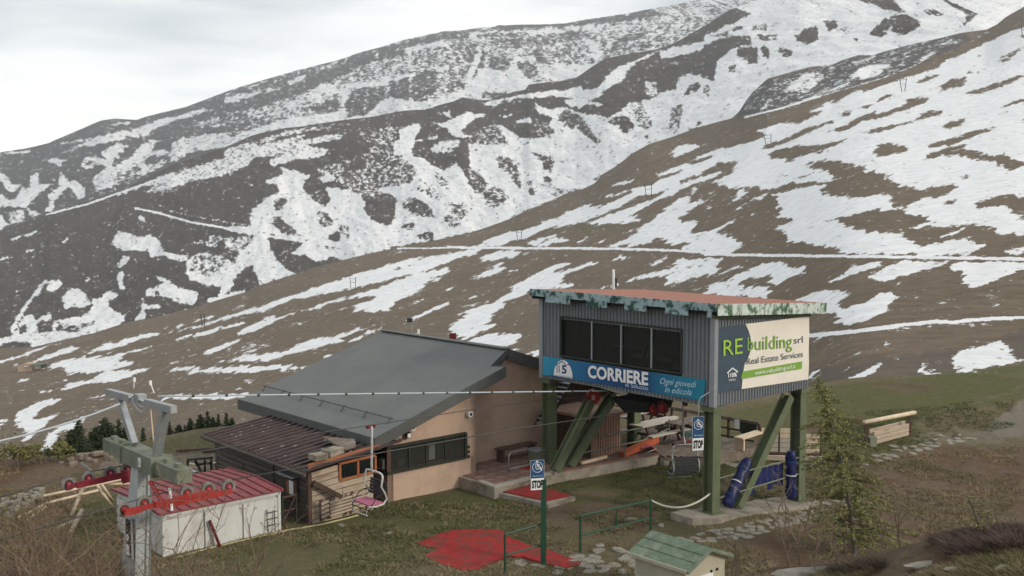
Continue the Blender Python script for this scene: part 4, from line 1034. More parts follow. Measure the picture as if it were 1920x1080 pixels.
# estate agency banner on the side wall
M_offwhite = mat('offwhite_banner', (.7,.66,.58), .7, 0, .03, 3); M_slate = mat('slate_banner', (.045,.07,.095), .7, 0, .08, 3)
M_lime = mat('lime_print', (.3,.5,.05), .7, 0, .03); M_leaf = mat('green_print', (.18,.33,.05), .7, 0, .03); M_dgrey = mat('dark_grey_print', (.06,.075,.09), .7)
e4 = [hit(N0,S,*p) for p in ((1338,614),(1514,592.5),(1513,711),(1339,736))]
eb = thing('agency_banner', 'off-white and slate estate agency banner with green lettering on the cabin side', 'banner', (e4[3].x, e4[3].y, e4[3].z), AXZ)
def el(u, w): return (e4[0]*(1-u)+e4[1]*u)*(1-w)+(e4[3]*(1-u)+e4[2]*u)*w
wbanner('banner_sheet', e4, M_offwhite, eb, Sn, .018, 40, 26, 5)
# slate part with curved edge, drawn as a sheet just proud of the white one
def slate():
    mb = MB(); v = []; ny = 26; nx = 10; rr = random.Random(5); ph = [rr.random()*6 for _ in range(4)]
    for j in range(ny+1):
        w = j/ny; ue = .30+.055*math.sin(math.pi*min(1, w*1.6))*(1 if w < .62 else 0)-.08*max(0, w-.45)+.0
        for i in range(nx+1):
            u = ue*i/nx; p = el(u, w); d = .018*(math.sin(u*9+w*4+ph[0])*.4+math.sin(u*23-w*9+ph[1])*.25+math.sin(w*14+u*5+ph[2])*.3)
            v.append(p+Sn*(.064+d))
    mb.add(v, [(j*(nx+1)+i, j*(nx+1)+i+1, (j+1)*(nx+1)+i+1, (j+1)*(nx+1)+i) for j in range(ny) for i in range(nx)])
    mb.build('slate_field', M_slate, eb, smooth=True)
slate()
eo2 = Sn*.086
T('lettering', 'RE', M_lime, eb, N0, S, 1352,667, 1388,662, 637, eo2)
T('lettering', 'building', M_leaf, eb, N0, S, 1397,657, 1481,651, 631, eo2)
T('lettering', 'srl', M_dgrey, eb, N0, S, 1484,644, 1501,642, 631, eo2)
T('lettering', 'Real Estate Services', M_dgrey, eb, N0, S, 1396,683, 1501,668.5, 671, eo2)
q = [hit(N0,S,*p) for p in ((1388,696),(1500,677),(1499,691),(1385,710))]
MB().prism(q, Sn*.078, Sn*.083).build('green_strip', M_leaf, eb)
T('lettering', 'www.rebuilding-srl.it', M_wprint, eb, N0, S, 1411,702.5, 1487,689.5, 694.5, Sn*.088)
T('lettering', '110%', M_wprint, eb, N0, S, 1361,707, 1377,705, 699.5, eo2, bold=.03)
T('small_lettering', 'SUPERBONUS', M_wprint, eb, N0, S, 1362,714, 1375,712.5, 710.5, eo2)
def ln(*pts, w=.035):
    for a, b in zip(pts, pts[1:]):
        MB().bar(hit(N0,S,*a)+eo2, hit(N0,S,*b)+eo2, .004, w, up=(0,0,1)).build('house_outline', M_wprint, eb)
ln((1359,699),(1369,689.5),(1379,697))
# stilts: I-section columns and braces
def isec(a, b, parent, name='column', w=.36, h=.34, side=S, m=M_green, t=.03):
    a = Vector(a); b = Vector(b); d = (b-a).normalized(); x = Vector(side); x = (x-d*x.dot(d)).normalized(); y = d.cross(x); mb = MB()
    for s in (-1, 1): mb.bar(a+x*s*h/2, b+x*s*h/2, w, t, up=x)
    mb.bar(a, b, t, h, up=x)
    return mb.build(name, m, parent)
BZ = {}
for nm, base, zz in (('A', A0+S*.05, .08), ('B', A0+F*6.85, .14), ('C', A0+S*4.64, -.42), ('D', A0+F*6.85+S*4.4, -.03)):
    BZ[nm] = Vector((base.x, base.y, zz)); isec(BZ[nm], Vector((base.x, base.y, ZB)), st, side=F)
    MB().box((base.x, base.y, zz+.02), (.55, .55, .04), AXZ).build('base_plate', M_green, st)
    MB().box((base.x, base.y, ZB-.1), (.5, .5, .16), AXZ).build('head_plate', M_green, st)
isec(hit(A0,S,1381,950), hit(A0,S,1478,742), st, 'brace', w=.3, h=.28, side=F)
isec(hit(BZ['B']-F*.95,S,1066,874), hit(BZ['B']-F*.95,S,1150,740), st, 'brace', w=.3, h=.28, side=F)
isec(hit(BZ['B']-F*1.25,S,1040,882), hit(BZ['B']-F*1.25,S,1106,752), st, 'brace', w=.28, h=.26, side=F)
for s in (0, LS*.5, LS-.3): MB().bar(N0+S*(s+.15)+UP*(ZB-.02), N0+S*(s+.15)+F*LF+UP*(ZB-.02), .16, .1).build('floor_beam', M_green, st)
# machine belly with red return sheaves
lo = [(1163,742),(1238,752),(1232,770),(1190,770)]
q = [hit(N0+S*1.6, F, *p) for p in lo]
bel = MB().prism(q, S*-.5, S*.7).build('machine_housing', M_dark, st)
for x, y, r in ((1225,767,.2), (1243,764,.21)):
    c = hit(N0+S*1.2, F, x, y); wl = MB().disc(c, Fn, r, .1, 20).build('return_sheave', M_darkred, st); MB().disc(c+Fn*.06, Fn, r*.45, .04, 12).build('hub', M_red, wl)
c = hit(N0+S*2.2, F, 1112, 744); MB().disc(c, F+S*.2, .28, .12, 20, .12).build('return_sheave', M_red, st)
MB().tube([hit(N0+S*1.5,F,1146,750), hit(N0+S*1.5,F,1150,760), hit(N0+S*1.5,F,1158,762), hit(N0+S*1.5,F,1165,752)], .02, 6).build('cable_loop', M_dark, st)
# concrete plinth under the two near stilts
pl0, pl1 = BZ['A'], BZ['C']; d = (pl1-pl0).normalized(); mb = MB(); v = []
nseg = 24
for i in range(nseg+1):
    s = -1.15+(4.64+2.15)*i/nseg; z = .1+(pl1.z-pl0.z)*s/4.64
    j0, j1 = .65+random.uniform(-.05,.05), .62+random.uniform(-.06,.06)
    c = A0+S*s; j0 = j0*(.45+.55*min(1, i/3))
    for f, zz in ((-j0, z-.35), (-j0+.03, z-.01), (j1-.03, z-.01), (j1, z-.35)): q = c+F*f; v.append((q.x, q.y, zz+random.uniform(-.015,.015)))
fs = [(i*4+k, i*4+k+1, i*4+k+5, i*4+k+4) for i in range(nseg) for k in range(3)]+[(0,1,2,3), (nseg*4+3, nseg*4+2, nseg*4+1, nseg*4)]
o = mb.add(v, fs).build('concrete_plinth', M_conc); tag(o, 'long low concrete plinth under the right-hand stilts of the lift station', 'plinth')
# steel ladder under the cabin
ld = thing('ladder', 'dark steel ladder climbing to the underside of the lift cabin', 'ladder', (BZ['B'].x, BZ['B'].y, 0), AXZ)
la, lb = hit(BZ['B']+F*.2+S*.5, S, 1022, 800), hit(BZ['B']+F*.2+S*.5, S, 1073, 716)
for k in (0, .5): MB().bar(la+F*k, lb+F*k, .05, .09, up=S).build('stringer', M_frame, ld)
for i in range(10): q = la.lerp(lb, (i+.5)/10); MB().bar(q, q+F*.5, .03, .14, up=S).build('rung', M_galv, ld)
# ropes
Rn = hit(N0+S*1.2, F, 1235, 765); Rf = Rn+F*2.6
def sagline(a, b, sag, n=14):
    return [a.lerp(b, i/n)-UP*sag*4*(i/n)*(1-i/n) for i in range(n+1)]
def rope(pts, r, lab, m=M_cable, nm='haul_rope', n=5):
    o = MB().tube(pts, r, n).build(nm, m, smooth=True); tag(o, lab, 'rope'); return o
nE = hit(Rn,S,428,901); nW = hit(Rn,S,233,944); nO = hit(Rn,S,-60,1030)
fE = hit(Rf,S,322,854); fW = hit(Rf,S,130,893); fO = hit(Rf,S,-80,955)
rope([Rn+S*.1, hit(Rn,S,980,802), hit(Rn,S,695,852), nE], .014, 'nearer steel haul rope running from the red sheaves to the cabin underside')
rope([nE, hit(Rn,S,390,908), hit(Rn,S,350,914), hit(Rn,S,268,933), nW, nO], .014, 'steel haul rope leaving the near sheave train to the lower left')
rope([hit(Rf,S,1112,742), hit(Rf,S,1000,750.5), hit(Rf,S,695,797), fE, hit(Rf,S,240,872)], .014, 'farther steel haul rope that carries the pink-seated chair')
rope([hit(Rf,S,240,872), hit(Rf,S,178,882), fW, fO], .014, 'steel haul rope dropping left from the far sheave train')
cb = hit(Rf+F*-1.3-S*0,S,1140,733); ca = hit(Rf+F*-1.3,S,296,743)
cbl = thing('power_cable', 'pale overhead power cable clipped along a wire between pylon and station', 'cable', (ca.x, ca.y, 0), 0)
MB().tube(sagline(ca, cb, .0), .022, 6).build('sheath', M_pale, cbl, smooth=True)
for i in range(1, 18): q = ca.lerp(cb, i/18); MB().tube([q-S*.03, q+S*.03], .034, 6).build('clip', M_frame, cbl)
o = MB().tube(sagline(hit(Rf+F*-1.3,S,225,757), hit(Rf+F*-1.3,S,-60,838), .1), .022, 6).build('power_cable', M_pale, smooth=True); tag(o, 'pale cable dropping from the pylon head to the left edge', 'cable')

# ================================================================== LIFT PYLON (left)
Tn = hit(Rn,S,325,928); Tf = Tn+F*2.6; Tc = (Tn+Tf)/2
py = thing('lift_pylon', 'grey lift pylon with olive crossbeam and galvanised portal above red sheave trains', 'lift pylon', (Tc.x, Tc.y, -1.5), AXZ)
def tp(px_, py_, off=0): return hit(Tc-S*off, F, px_, py_)
top = tp(266, 868); bot = Vector((Tc.x, Tc.y, -1.6)); 
colc = hit(Tc, F, 254, 1075)
ax0 = Vector((top.x, top.y, top.z)); ax1 = Vector((colc.x, colc.y, colc.z)); dd = (ax1-ax0); ax1 = ax0+dd*1.6
mb = MB()
def frustum(a, b, wa, wb, X=S, Y=F):
    v = []
    for c, w in ((a, wa), (b, wb)): v += [c+X*w[0]*i/2+Y*w[1]*j/2 for i, j in ((-1,-1),(1,-1),(1,1),(-1,1))]
    return v, [(0,1,2,3),(7,6,5,4)]+[(k, (k+1) % 4, 4+(k+1) % 4, 4+k) for k in range(4)]
mb.add(*frustum(ax0, ax1, (.32,.36), (.4,1.15))); mb.build('shaft', mat('weathered_grey_shaft', (.42,.45,.45), .7, .1, .15, 3, (.28,.3,.29), .5, .68), py)
pc = hit(Tc-S*.24, F, 243, 1008)
MB().box(pc, (.05, .3, .95), AXZ).build('plate_frame', M_galv, py)
MB().box(pc-S*.03, (.02, .24, .86), AXZ).build('dark_plate', M_black, py)
q = pc-S*.045-UP*.28
MB().box(q, (.01, .17, .24), AXZ).build('notice', M_wprint, py)
MB().disc(pc-S*.05+UP*.02, S, .07, .012, 16, .03).build('round_mark', M_wprint, py)
for s in (1,): MB().tube([ax0+S*.1*s+F*-.3, ax1+S*.1*s+F*-.72], .025, 6).build('conduit', M_galv, py)
# crossbeam
cbz = lambda a, b: hit(Tc, F, a, b)
ca_, cb_ = cbz(206, 843), cbz(346, 880)
zc = (ca_.z+cb_.z)/2
ca_.z = cb_.z = zc
L_ = (cb_-ca_)
MB().bar(ca_, ca_+L_*.30, .34, .3).build('crossbeam_end', M_olive, py)
MB().bar(ca_+L_*.30, ca_+L_*.72, .44, .38).build('crossbeam', M_olive, py)
MB().bar(ca_+L_*.72, cb_, .34, .3).build('crossbeam_end', M_olive, py)
for u in (.3, .72): MB().bar(ca_+L_*(u-.008), ca_+L_*(u+.008), .5, .44).build('flange', M_olive, py)
for u in (.08, .2, .8, .93): MB().box(ca_+L_*u+UP*.19, (.12, .2, .08), AXZ).build('bolt_plate', M_olive, py)
pq = ca_+L_*.56-S*.225
MB().box(pq, (.01, .13, .2), AXZ).build('number_plate', M_wprint, py)
mb = txt_mesh('6'); 
u_ = -F*.07/.5; v_ = UP*.13/.7; MB().add([pq-S*.012+u_*(v.co.x-.25)+v_*(v.co.y-.35) for v in mb.vertices], [tuple(p.vertices) for p in mb.polygons]).build('number', M_black, py)
# portal on top: two leaning legs and a cap beam
g0, g1 = cbz(203, 735), cbz(326, 768); gl0, gl1 = cbz(252, 833), cbz(294, 852)
MB().bar(g0, g0.lerp(g1, .38), .14, .16).build('cap_beam', M_galv, py); MB().bar(g0.lerp(g1, .36)-UP*.03, g0.lerp(g1, .66)-UP*.03, .1, .1).build('cap_beam', M_galv, py)
MB().bar(g0.lerp(g1, .62), g1, .14, .16).build('cap_beam', M_galv, py)
MB().bar(cbz(224,745), Vector((gl0.x, gl0.y, gl0.z)), .16, .14, up=S).build('portal_leg', M_galv, py)
MB().bar(cbz(309,770), Vector((gl1.x, gl1.y, gl1.z)), .16, .18, up=S).build('portal_leg', M_galv, py)
MB().tube([cbz(282,763), cbz(290,850)], .015, 5).build('stay_rod', M_palewood, py)
jb = g0.lerp(g1, .52); MB().box(jb+UP*.08, (.2, .25, .14), AXZ).build('junction_box', M_galv, py); MB().box(jb+UP*.05+F*.12, (.1, .1, .1), AXZ).build('junction_box', M_red, py)
for k, ph in ((0, 0), (1, 1.2), (2, 2.5)):
    pts = [jb+F*(.35-.2*t*k)-F*.5*t+UP*(.1*math.sin(3*t+ph)-.25*t*(1-t)*k) - S*.08 for t in [i/8 for i in range(9)]]
    MB().tube(pts, .012, 5).build('loose_wire', M_pale if k else M_frame, py)
for a, b, c_, e_ in ((251,728,252,712), (289,737,282,718)):
    q0, q1 = cbz(a, b), cbz(c_, e_); MB().tube([q0, q1], .012, 5).build('sensor_stalk', M_white, py); MB().box(q1, (.05,.05,.1), AXZ).build('sensor_head', M_white, py)
# sheave trains
def sheave_train(cpt, line_o, wheels, beams, lab, mr=M_red):
    t = thing('sheave_train', lab, 'sheave train', (cpt.x, cpt.y, cpt.z), AXZ, 'sheave trains of the lift pylon')
    for x, y, r in wheels:
        c = hit(line_o, S, x, y)
        w_ = MB().disc(c, F, r, .07, 22, r*.62).build('sheave', M_wheelgrey, t); MB().disc(c, F, r*.72, .045, 22).build('web', M_rubber, w_)
        MB().disc(c-F*.05, F, r*.18, .06, 10).build('hub', M_pinkseat, w_); MB().disc(c-F*.03, F, r*.42, .03, 12).build('boss', mr, w_)
    for (x0, y0, x1, y1, h, off) in beams:
        MB().bar(hit(line_o, S, x0, y0)-F*off, hit(line_o, S, x1, y1)-F*off, .05, h).build('rocker_beam', mr, t)
    return t
tn = sheave_train(Tn, Rn, [(232,955,.16),(270,943,.16),(350,924,.16),(390,917,.16),(428,912,.16)],
    [(230,957,300,942,.1,.12),(298,948,430,918,.11,.13),(345,928,395,918,.09,.16),(285,944,345,928,.12,.16),(228,962,262,953,.08,.16)], 'near bright red sheave train in front of the red-roofed hut')
MB().bar(hit(Rn-F*.15,S,318,915), hit(Rn-F*.15,S,322,957), .05, .05, up=S).build('white_lever', M_wprint, tn)
MB().tube([hit(Rn,S,300,938)-F*.1, hit(Rn,S,300,938)+F*.5+UP*.3], .05, 8).build('pivot_arm', M_red, tn)
tf = sheave_train(Tf, Rf, [(128,907,.155),(165,896,.155),(206,886,.155),(238,879,.155)],
    [(122,912,180,900,.08,.1),(140,908,250,884,.14,.12),(225,900,255,892,.12,.14)], 'far dark red sheave train left of the pylon shaft', mat('crimson_steel', (.2,.018,.03), .6, 0, .25, 5))
MB().bar(hit(Rf,S,232,880), hit(Rf,S,232,902), .1, .09, up=S).build('pivot_block', M_red, tf)
MB().bar(hit(Rf+F*.2,S,152,868), hit(Rf+F*.1,S,175,885), .03, .05).build('rope_guide', M_galv, tf)

# ================================================================== CHAIRS
def chair(gp, rz, lab, seatm, tubem, drop=2.45, group='chairlift chairs'):
    t = thing('lift_chair', lab, 'lift chair', (gp.x, gp.y, gp.z), rz, group)
    b = lambda mb, n, m, par=t, sm=True: mb.build(n, m, par, smooth=sm, local=True)
    b(MB().box((0,0,-.01), (.28,.08,.09)), 'grip', M_darkred, sm=False)
    b(MB().tube([(0,-.04,0),(0,-.06,-.1),(.0,-.05,-.5),(0,-.03,-1.05),(.02,0,-1.25),(.1,0,-1.33)], .034, 8), 'hanger', tubem)
    top = -1.3
    b(MB().tube([(.1,-.38,top-.02),(.12,-.2,top),(.12,.2,top),(.1,.38,top-.02)], .03, 8), 'top_bar', tubem)
    for s in (-1, 1):
        y = .42*s
        b(MB().tube([(.1,.38*s,top-.02),(.1,y,top-.1),(.04,y*1.02,top-.35),(.16,y*1.02,top-.55),(.24,y*1.02,top-.75),(.22,y*1.02,-drop+.42),(.12,y,-drop+.3),(-.1,y,-drop+.27),(-.38,y,-drop+.3)], .028, 8), 'side_tube', tubem)
        b(MB().tube([(.12,y*.98,top-.55),(-.12,y*1.02,top-.62),(-.3,y*1.02,top-.85),(-.36,y,top-.95)], .014, 6), 'safety_bar_arm', M_frame)
    b(MB().tube([(-.36,-.42,top-.95),(-.36,.42,top-.95)], .014, 6), 'safety_bar', M_frame)
    st_ = b(MB().box((-.12,0,-drop+.33), (.46,.78,.05)), 'seat', seatm, sm=False)
    bk = MB(); 
    for i in range(5): bk.box((.2+.012*i,0,-drop+.5+.11*i*.8), (.03,.78,.075), M=Matrix.Rotation(math.radians(-10),3,'Y'))
    b(bk, 'backrest', M_greyseat if seatm is M_pinkseat else seatm, sm=False)
    b(MB().tube([(-.4,-.4,-drop+.06),(-.42,.4,-drop+.06)], .016, 6), 'footrest', tubem)
    for s in (-1, 1): b(MB().tube([(-.3,.3*s,-drop+.3),(-.42,.34*s,-drop+.06)], .012, 5), 'footrest_arm', tubem)
    return t
g1_ = hit(Rf,S,695,799)
chair(g1_, AXZ, 'pale tubular chairlift chair with a faded pink seat hanging by the salmon building corner', M_pinkseat, M_seatframe)
g2_ = hit(Rn+F*.2, F, 1300, 768); q_ = Vector((N0.x, N0.y, 0))+S*2.0+F*1.05
q_ = P(1284, 765, 32.4)
chair(Vector((q_.x, q_.y, 2.9)), -math.pi/2+.2, 'chairlift chair with a dark grey seat hanging beneath the station cabin', M_greyseat, M_galv, drop=2.55)
# ================================================================== SALMON BUILDING WITH GREY ROOF
C1 = G(727,943,0); FL = 3.56
P1 = hit(C1-F*.4, S, 702, 823); P0 = hit(P1,F,447,752); P2 = hit(P1,S,948,688)
mS = (P2.z-P1.z)/sdist(P1,P2,S); fL = sdist(P1,P0,F); sR = 6.45; sC = sdist(P1,P2,S)
lodge = thing('station_building', 'salmon-rendered building with a broad grey membrane roof and corner window strip', 'building', (C1.x, C1.y, 0), AXZ)
def rz(s): return P1.z+mS*s if s <= sR else P1.z+mS*sR-mS*1.05*(s-sR)
def rf(s, f, dz=0): q = P1+S*s+F*f; return Vector((q.x, q.y, rz(s)+dz))
TH = .34
# main slope with set-back front strip near the ridge
poly = [rf(0,0), rf(sC,0), rf(sC-.12,.62), rf(sR,1.23), rf(sR,fL+.1), rf(0,fL)]
MB().prism(poly, (0,0,-.05), (0,0,0)).build('roof', M_bitu, lodge)
MB().prism([rf(.03,.03,-.05), rf(sC-.03,.03,-.05), rf(sC-.15,.62,-.05), rf(sR-.02,1.26,-.05), rf(sR-.02,fL+.07,-.05), rf(.03,fL-.03,-.05)], (0,0,-TH+.06), (0,0,-.003)).build('roof_core', M_bitu_d, lodge)
sE = sR+6.5
MB().prism([rf(sR+.002,1.23), rf(sE,1.23), rf(sE,fL+.1), rf(sR+.002,fL+.1)], (0,0,-.05), (0,0,0)).build('roof', M_bitu, lodge)
MB().prism([rf(sR,1.26,-.05), rf(sE-.03,1.26,-.05), rf(sE-.03,fL+.07,-.05), rf(sR,fL+.07,-.05)], (0,0,-TH+.06), (0,0,-.003)).build('roof_core', M_bitu_d, lodge)
def fas(a, b, dz0=-TH, dz1=.03, out=-S):
    MB().prism([a+UP*dz0, b+UP*dz0, b+UP*dz1, a+UP*dz1], (0,0,0), Vector(out)*.03).build('fascia', M_bitu_d, lodge)
fas(rf(0,0), rf(0,fL), out=-S); fas(rf(0,0), rf(sC,0), out=-F); fas(rf(sC,0), rf(sC-.12,.62), out=S)
fas(rf(sC-.12,.62), rf(sR,1.23), -.2, .03, -F); fas(rf(sR,1.23), rf(sE,1.23), -.36, .03, -F)
MB().bar(rf(sR,1.2,.035), rf(sR,fL+.1,.035), .3, .03).build('ridge_cap', M_bitu, lodge)
# snow guard
sg = MB().tube([rf(.95,.35,.13), rf(.95,fL-.1,.13)], .02, 6).build('snow_guard', M_bitu_d, lodge)
for k in range(7):
    f = .5+k*(fL-.8)/6; MB().bar(rf(.8,f,.01), rf(.97,f,.16), .03, .03).build('bracket', M_bitu_d, sg)
# walls
def wall(a, b, za, zb0, zb1, m, nm='wall', th=.22, par=None, inn=None):
    a = Vector(a); b = Vector(b); inn = Vector(inn)
    MB().prism([(a.x,a.y,za),(b.x,b.y,za),(b.x,b.y,zb1),(a.x,a.y,zb0)], (0,0,0), inn*th).build(nm, m, par or lodge)
def zw(s): return rz(s+.74)-TH-.0            # underside above the wall line; s measured from C1
ws0, ws1 = 0.0, sdist(C1, hit(C1,S,872,840), S)
wzb, wzt = hit(C1,S,800,872).z, hit(C1,S,800,825).z
wall(C1, C1+S*FL, -.4, wzb, wzb, M_pink, inn=F)
wall(C1, C1+S*ws1, wzt, zw(0), zw(ws1), M_pink, inn=F)
wall(C1+S*ws1, C1+S*FL, wzb, zw(ws1), zw(FL), M_pink, inn=F)
wall(C1+F*.0, C1+F*(fL-.9), -.4, wzb, wzb, M_pink, inn=S)
wall(C1+F*1.0, C1+F*(fL-.9), wzb, zw(0), zw(0), M_pink, inn=S)
wall(C1+S*FL, C1+S*FL+F*1.2, -.1, zw(FL), zw(FL), M_pink, inn=-S)
wall(C1+S*(FL-.2)+F*1.0, C1+S*(sR-.74)+F*1.0, 0, zw(FL-.2), zw(sR-.76), M_pink, inn=F)
sX = sdist(C1, hit(C1+F*1.0, S, 1040, 800), S)
wall(C1+S*(sR-.74)+F*1.003, C1+S*sX+F*1.003, 0, zw(sR-.76), zw(sX), M_pink, inn=F)
wall(C1+S*sX+F*1.3, C1+S*(sE-1.2)+F*1.3, 0, zw(sX)-.1, rz(sE-.5)-TH, M_brownwood, nm='opening_shade_wall', inn=F)  # dark brown sheet stands in for the shade inside the opening
wall(C1+F*(fL-.9), C1+F*(fL-.9)+S*(sE-1.2), -.4, 2.0, 2.0, M_pink, inn=-F)
# inside of the office, seen through the strip window
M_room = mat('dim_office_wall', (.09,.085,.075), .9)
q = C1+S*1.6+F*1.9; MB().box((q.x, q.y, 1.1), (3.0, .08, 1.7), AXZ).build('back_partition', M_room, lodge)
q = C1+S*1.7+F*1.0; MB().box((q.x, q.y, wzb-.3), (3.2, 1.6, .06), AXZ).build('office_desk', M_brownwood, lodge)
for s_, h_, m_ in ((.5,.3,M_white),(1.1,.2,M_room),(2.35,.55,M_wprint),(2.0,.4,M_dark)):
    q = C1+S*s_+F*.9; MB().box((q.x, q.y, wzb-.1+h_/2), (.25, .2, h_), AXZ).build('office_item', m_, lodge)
wf = MB(); o1 = -F*.03
for z in (wzb, wzt): wf.bar(C1+S*-.05+o1+UP*z, C1+S*ws1+o1+UP*z, .1, .08)
wf.bar(C1+S*ws1+o1+UP*wzb, C1+S*ws1+o1+UP*wzt, .08, .1, up=S)
for z in (wzb, wzt): wf.bar(C1-S*.03+UP*z, C1-S*.03+F*1.0+UP*z, .1, .08)
wdw = wf.build('window', M_frame, lodge)
MB().bar(C1+UP*wzb+S*.04+F*.04, C1+UP*wzt+S*.04+F*.04, .14, .14, up=S).build('corner_post', M_brownwood, wdw)
M_office = mat('office_glass', (.05,.055,.05), .06, spec=.6); M_office.node_tree.nodes['Principled BSDF'].inputs['Alpha'].default_value = .38
ed = [.1]+[sdist(C1, hit(C1,S,x,850), S) for x in (768, 800, 836)]+[ws1-.04]
for i, (a, b) in enumerate(zip(ed, ed[1:])):
    q = C1+S*(a+b)/2+F*.05; MB().box((q.x, q.y, (wzb+wzt)/2), (b-a-.04, .02, wzt-wzb-.06), AXZ).build('pane', M_office, wdw)
    if i: MB().bar(C1+S*a+F*.03+UP*wzb, C1+S*a+F*.03+UP*wzt, .05, .05, up=S).build('mullion', M_frame, wdw)
q = C1+F*.5+S*.05; MB().box((q.x, q.y, (wzb+wzt)/2), (.02, .86, wzt-wzb-.06), AXZ).build('pane', M_office, wdw)
# fittings on the wall
def onwall(px_, py_, off=.0): return hit(C1-F*off, S, px_, py_)
def cctv(p, lab):
    t = thing('security_camera', lab, 'camera', p, AXZ); MB().box(p+F*.03, (.12,.06,.12), AXZ).build('mount', M_white, t)
    MB().disc(p-F*.06, F, .1, .1, 14).build('dome', M_white, t); MB().disc(p-F*.115, F, .05, .02, 12).build('lens', M_black, t)
cctv(onwall(879,776,.06), 'white dome security camera near the right end of the salmon wall')
cctv(onwall(772,801,.1), 'white security camera under the sloping eave above the floodlight')
p = onwall(765,816,.12); t = thing('floodlight', 'dark floodlight on a bent arm above the window strip', 'floodlight', p, AXZ)
MB().box(p, (.16,.12,.18), AXZ).build('lamp_body', M_frame, t); MB().box(p-F*.065, (.12,.012,.13), AXZ).build('lamp_glass', M_white, t)
MB().tube([p+F*.12-S*.35-UP*.08, p-S*.1-UP*.08, p+UP*.25-S*.12+F*.1], .012, 5).build('arm', M_frame, t)
for i, y in enumerate((838, 847, 856)):
    p = onwall(878.5, y, .03); o = MB().box(p, (.09,.04,.09), AXZ).build('switch_box', M_frame)
    tag(o, ('topmost','middle','lowest')[i]+' of three small dark switch boxes right of the window strip', 'switch box', 'switch boxes on the salmon wall')
# things standing behind the ridge
def vpole(px0, py0, py1, d, r, nm, m, lab, cat):
    a = P(px0, py0, d); b = P(px0, py1, d); o = MB().tube([b, a], r, 8).build(nm, m); return tag(o, lab, cat)
D_ = 40.5
t = thing('mast_camera', 'thin mast with a white box and dark sensor head behind the roof ridge', 'mast', P(772,645,D_), 0)
MB().tube([P(773,662,D_), P(772,606,D_)], .02, 6).build('mast_pole', M_galv, t); MB().box(P(775,636,D_), (.2,.2,.22)).build('instrument_box', M_white, t); MB().box(P(768,600,D_), (.2,.15,.16)).build('sensor_head', M_frame, t); MB().box(P(763,604,D_), (.1,.1,.08)).build('sensor_arm', M_galv, t)
o = MB().box(P(785,635,D_), (.09,.09,.75)).build('vent_pipe', M_white); tag(o, 'slim white vent pipe beside the mast on the roof ridge', 'pipe')
t = thing('chimney', 'dark red capped metal flue on the roof behind the ridge', 'chimney', P(850,655,39.5), 0)
MB().tube([P(851,665,39.5), P(850,640,39.5)], .09, 10).build('flue', M_galv, t); MB().box(P(849,632,39.5), (.26,.22,.3)).build('cowl', M_darkred, t)
t = thing('roof_aerial', 'pale pole aerial standing behind the red roof of the lift cabin', 'aerial', P(1150,540,39), 0)
MB().tube([P(1151,560,39), P(1150,505,39)], .055, 8).build('pole', M_white, t); MB().box(P(1152,530,39)+Vector((.06,0,0)), (.07,.07,.35)).build('clamp', M_frame, t)

# ------------------------------------------------------------------ terrace deck in front of it
dk = [G(927,915,.35), G(1044,885,.35), G(1232,854,.35)]
dA = dk[0]; s1 = sdist(dA, dk[2], S)
deck = thing('entrance_deck', 'raised deck paved in worn red tiles between salmon building and stilts', 'deck', (dA.x, dA.y, 0), AXZ)
f0 = 0
crn = [G(894,903,.35), G(927,915,.35), G(1044,886,.35), G(1176,862,.35), G(1236,852,.35)]
back = [c for c in (crn[4]+F*4.5, crn[0]+F*3.2)]
MB().prism([Vector((p.x,p.y,0)) for p in crn+back], (0,0,-.6), (0,0,.33)).build('deck_core', M_conc, deck)
# individual paving slabs near the front edge
tl = MB().box((0,0,0), (.48,.48,.02)).build('tile', M_tile, deck, local=True); first = True; cnt = 0
def inpoly(x, y, poly):
    c = False; n = len(poly)
    for i in range(n):
        a, b = poly[i], poly[i-1]
        if (a[1] > y) != (b[1] > y) and x < (b[0]-a[0])*(y-a[1])/(b[1]-a[1])+a[0]: c = not c
    return c
pp = [(p.x, p.y) for p in crn+back]
for i in range(-4, 24):
    for j in range(-2, 12):
        q = dA+S*(i*.5)+F*(j*.5)
        if all(inpoly((q+S*a+F*b).x, (q+S*a+F*b).y, pp) for a in (-.22,.22) for b in (-.22,.22)):
            lx = (q-dA).dot(S); ly = (q-dA).dot(F)
            if first: o = tl; first = False
            else: o = inst(tl, parent=deck)
            o.location = (lx, ly, .345+random.uniform(-.004,.004)); cnt += 1
for a, b in zip(crn, crn[1:]):
    n = max(1, int((b-a).length/.9)); d = (b-a).normalized(); nrm = Vector((-d.y, d.x, 0))
    for k in range(n):
        p0 = a.lerp(b, (k+.01)/n); p1 = a.lerp(b, (k+.99)/n); MB().bar(p0+nrm*.1+UP*random.uniform(0,.012), p1+nrm*.1+UP*random.uniform(0,.012), .2, .06).build('edge_slab', M_tread if a is crn[1] and k < 3 or a is crn[0] else M_tile, deck)
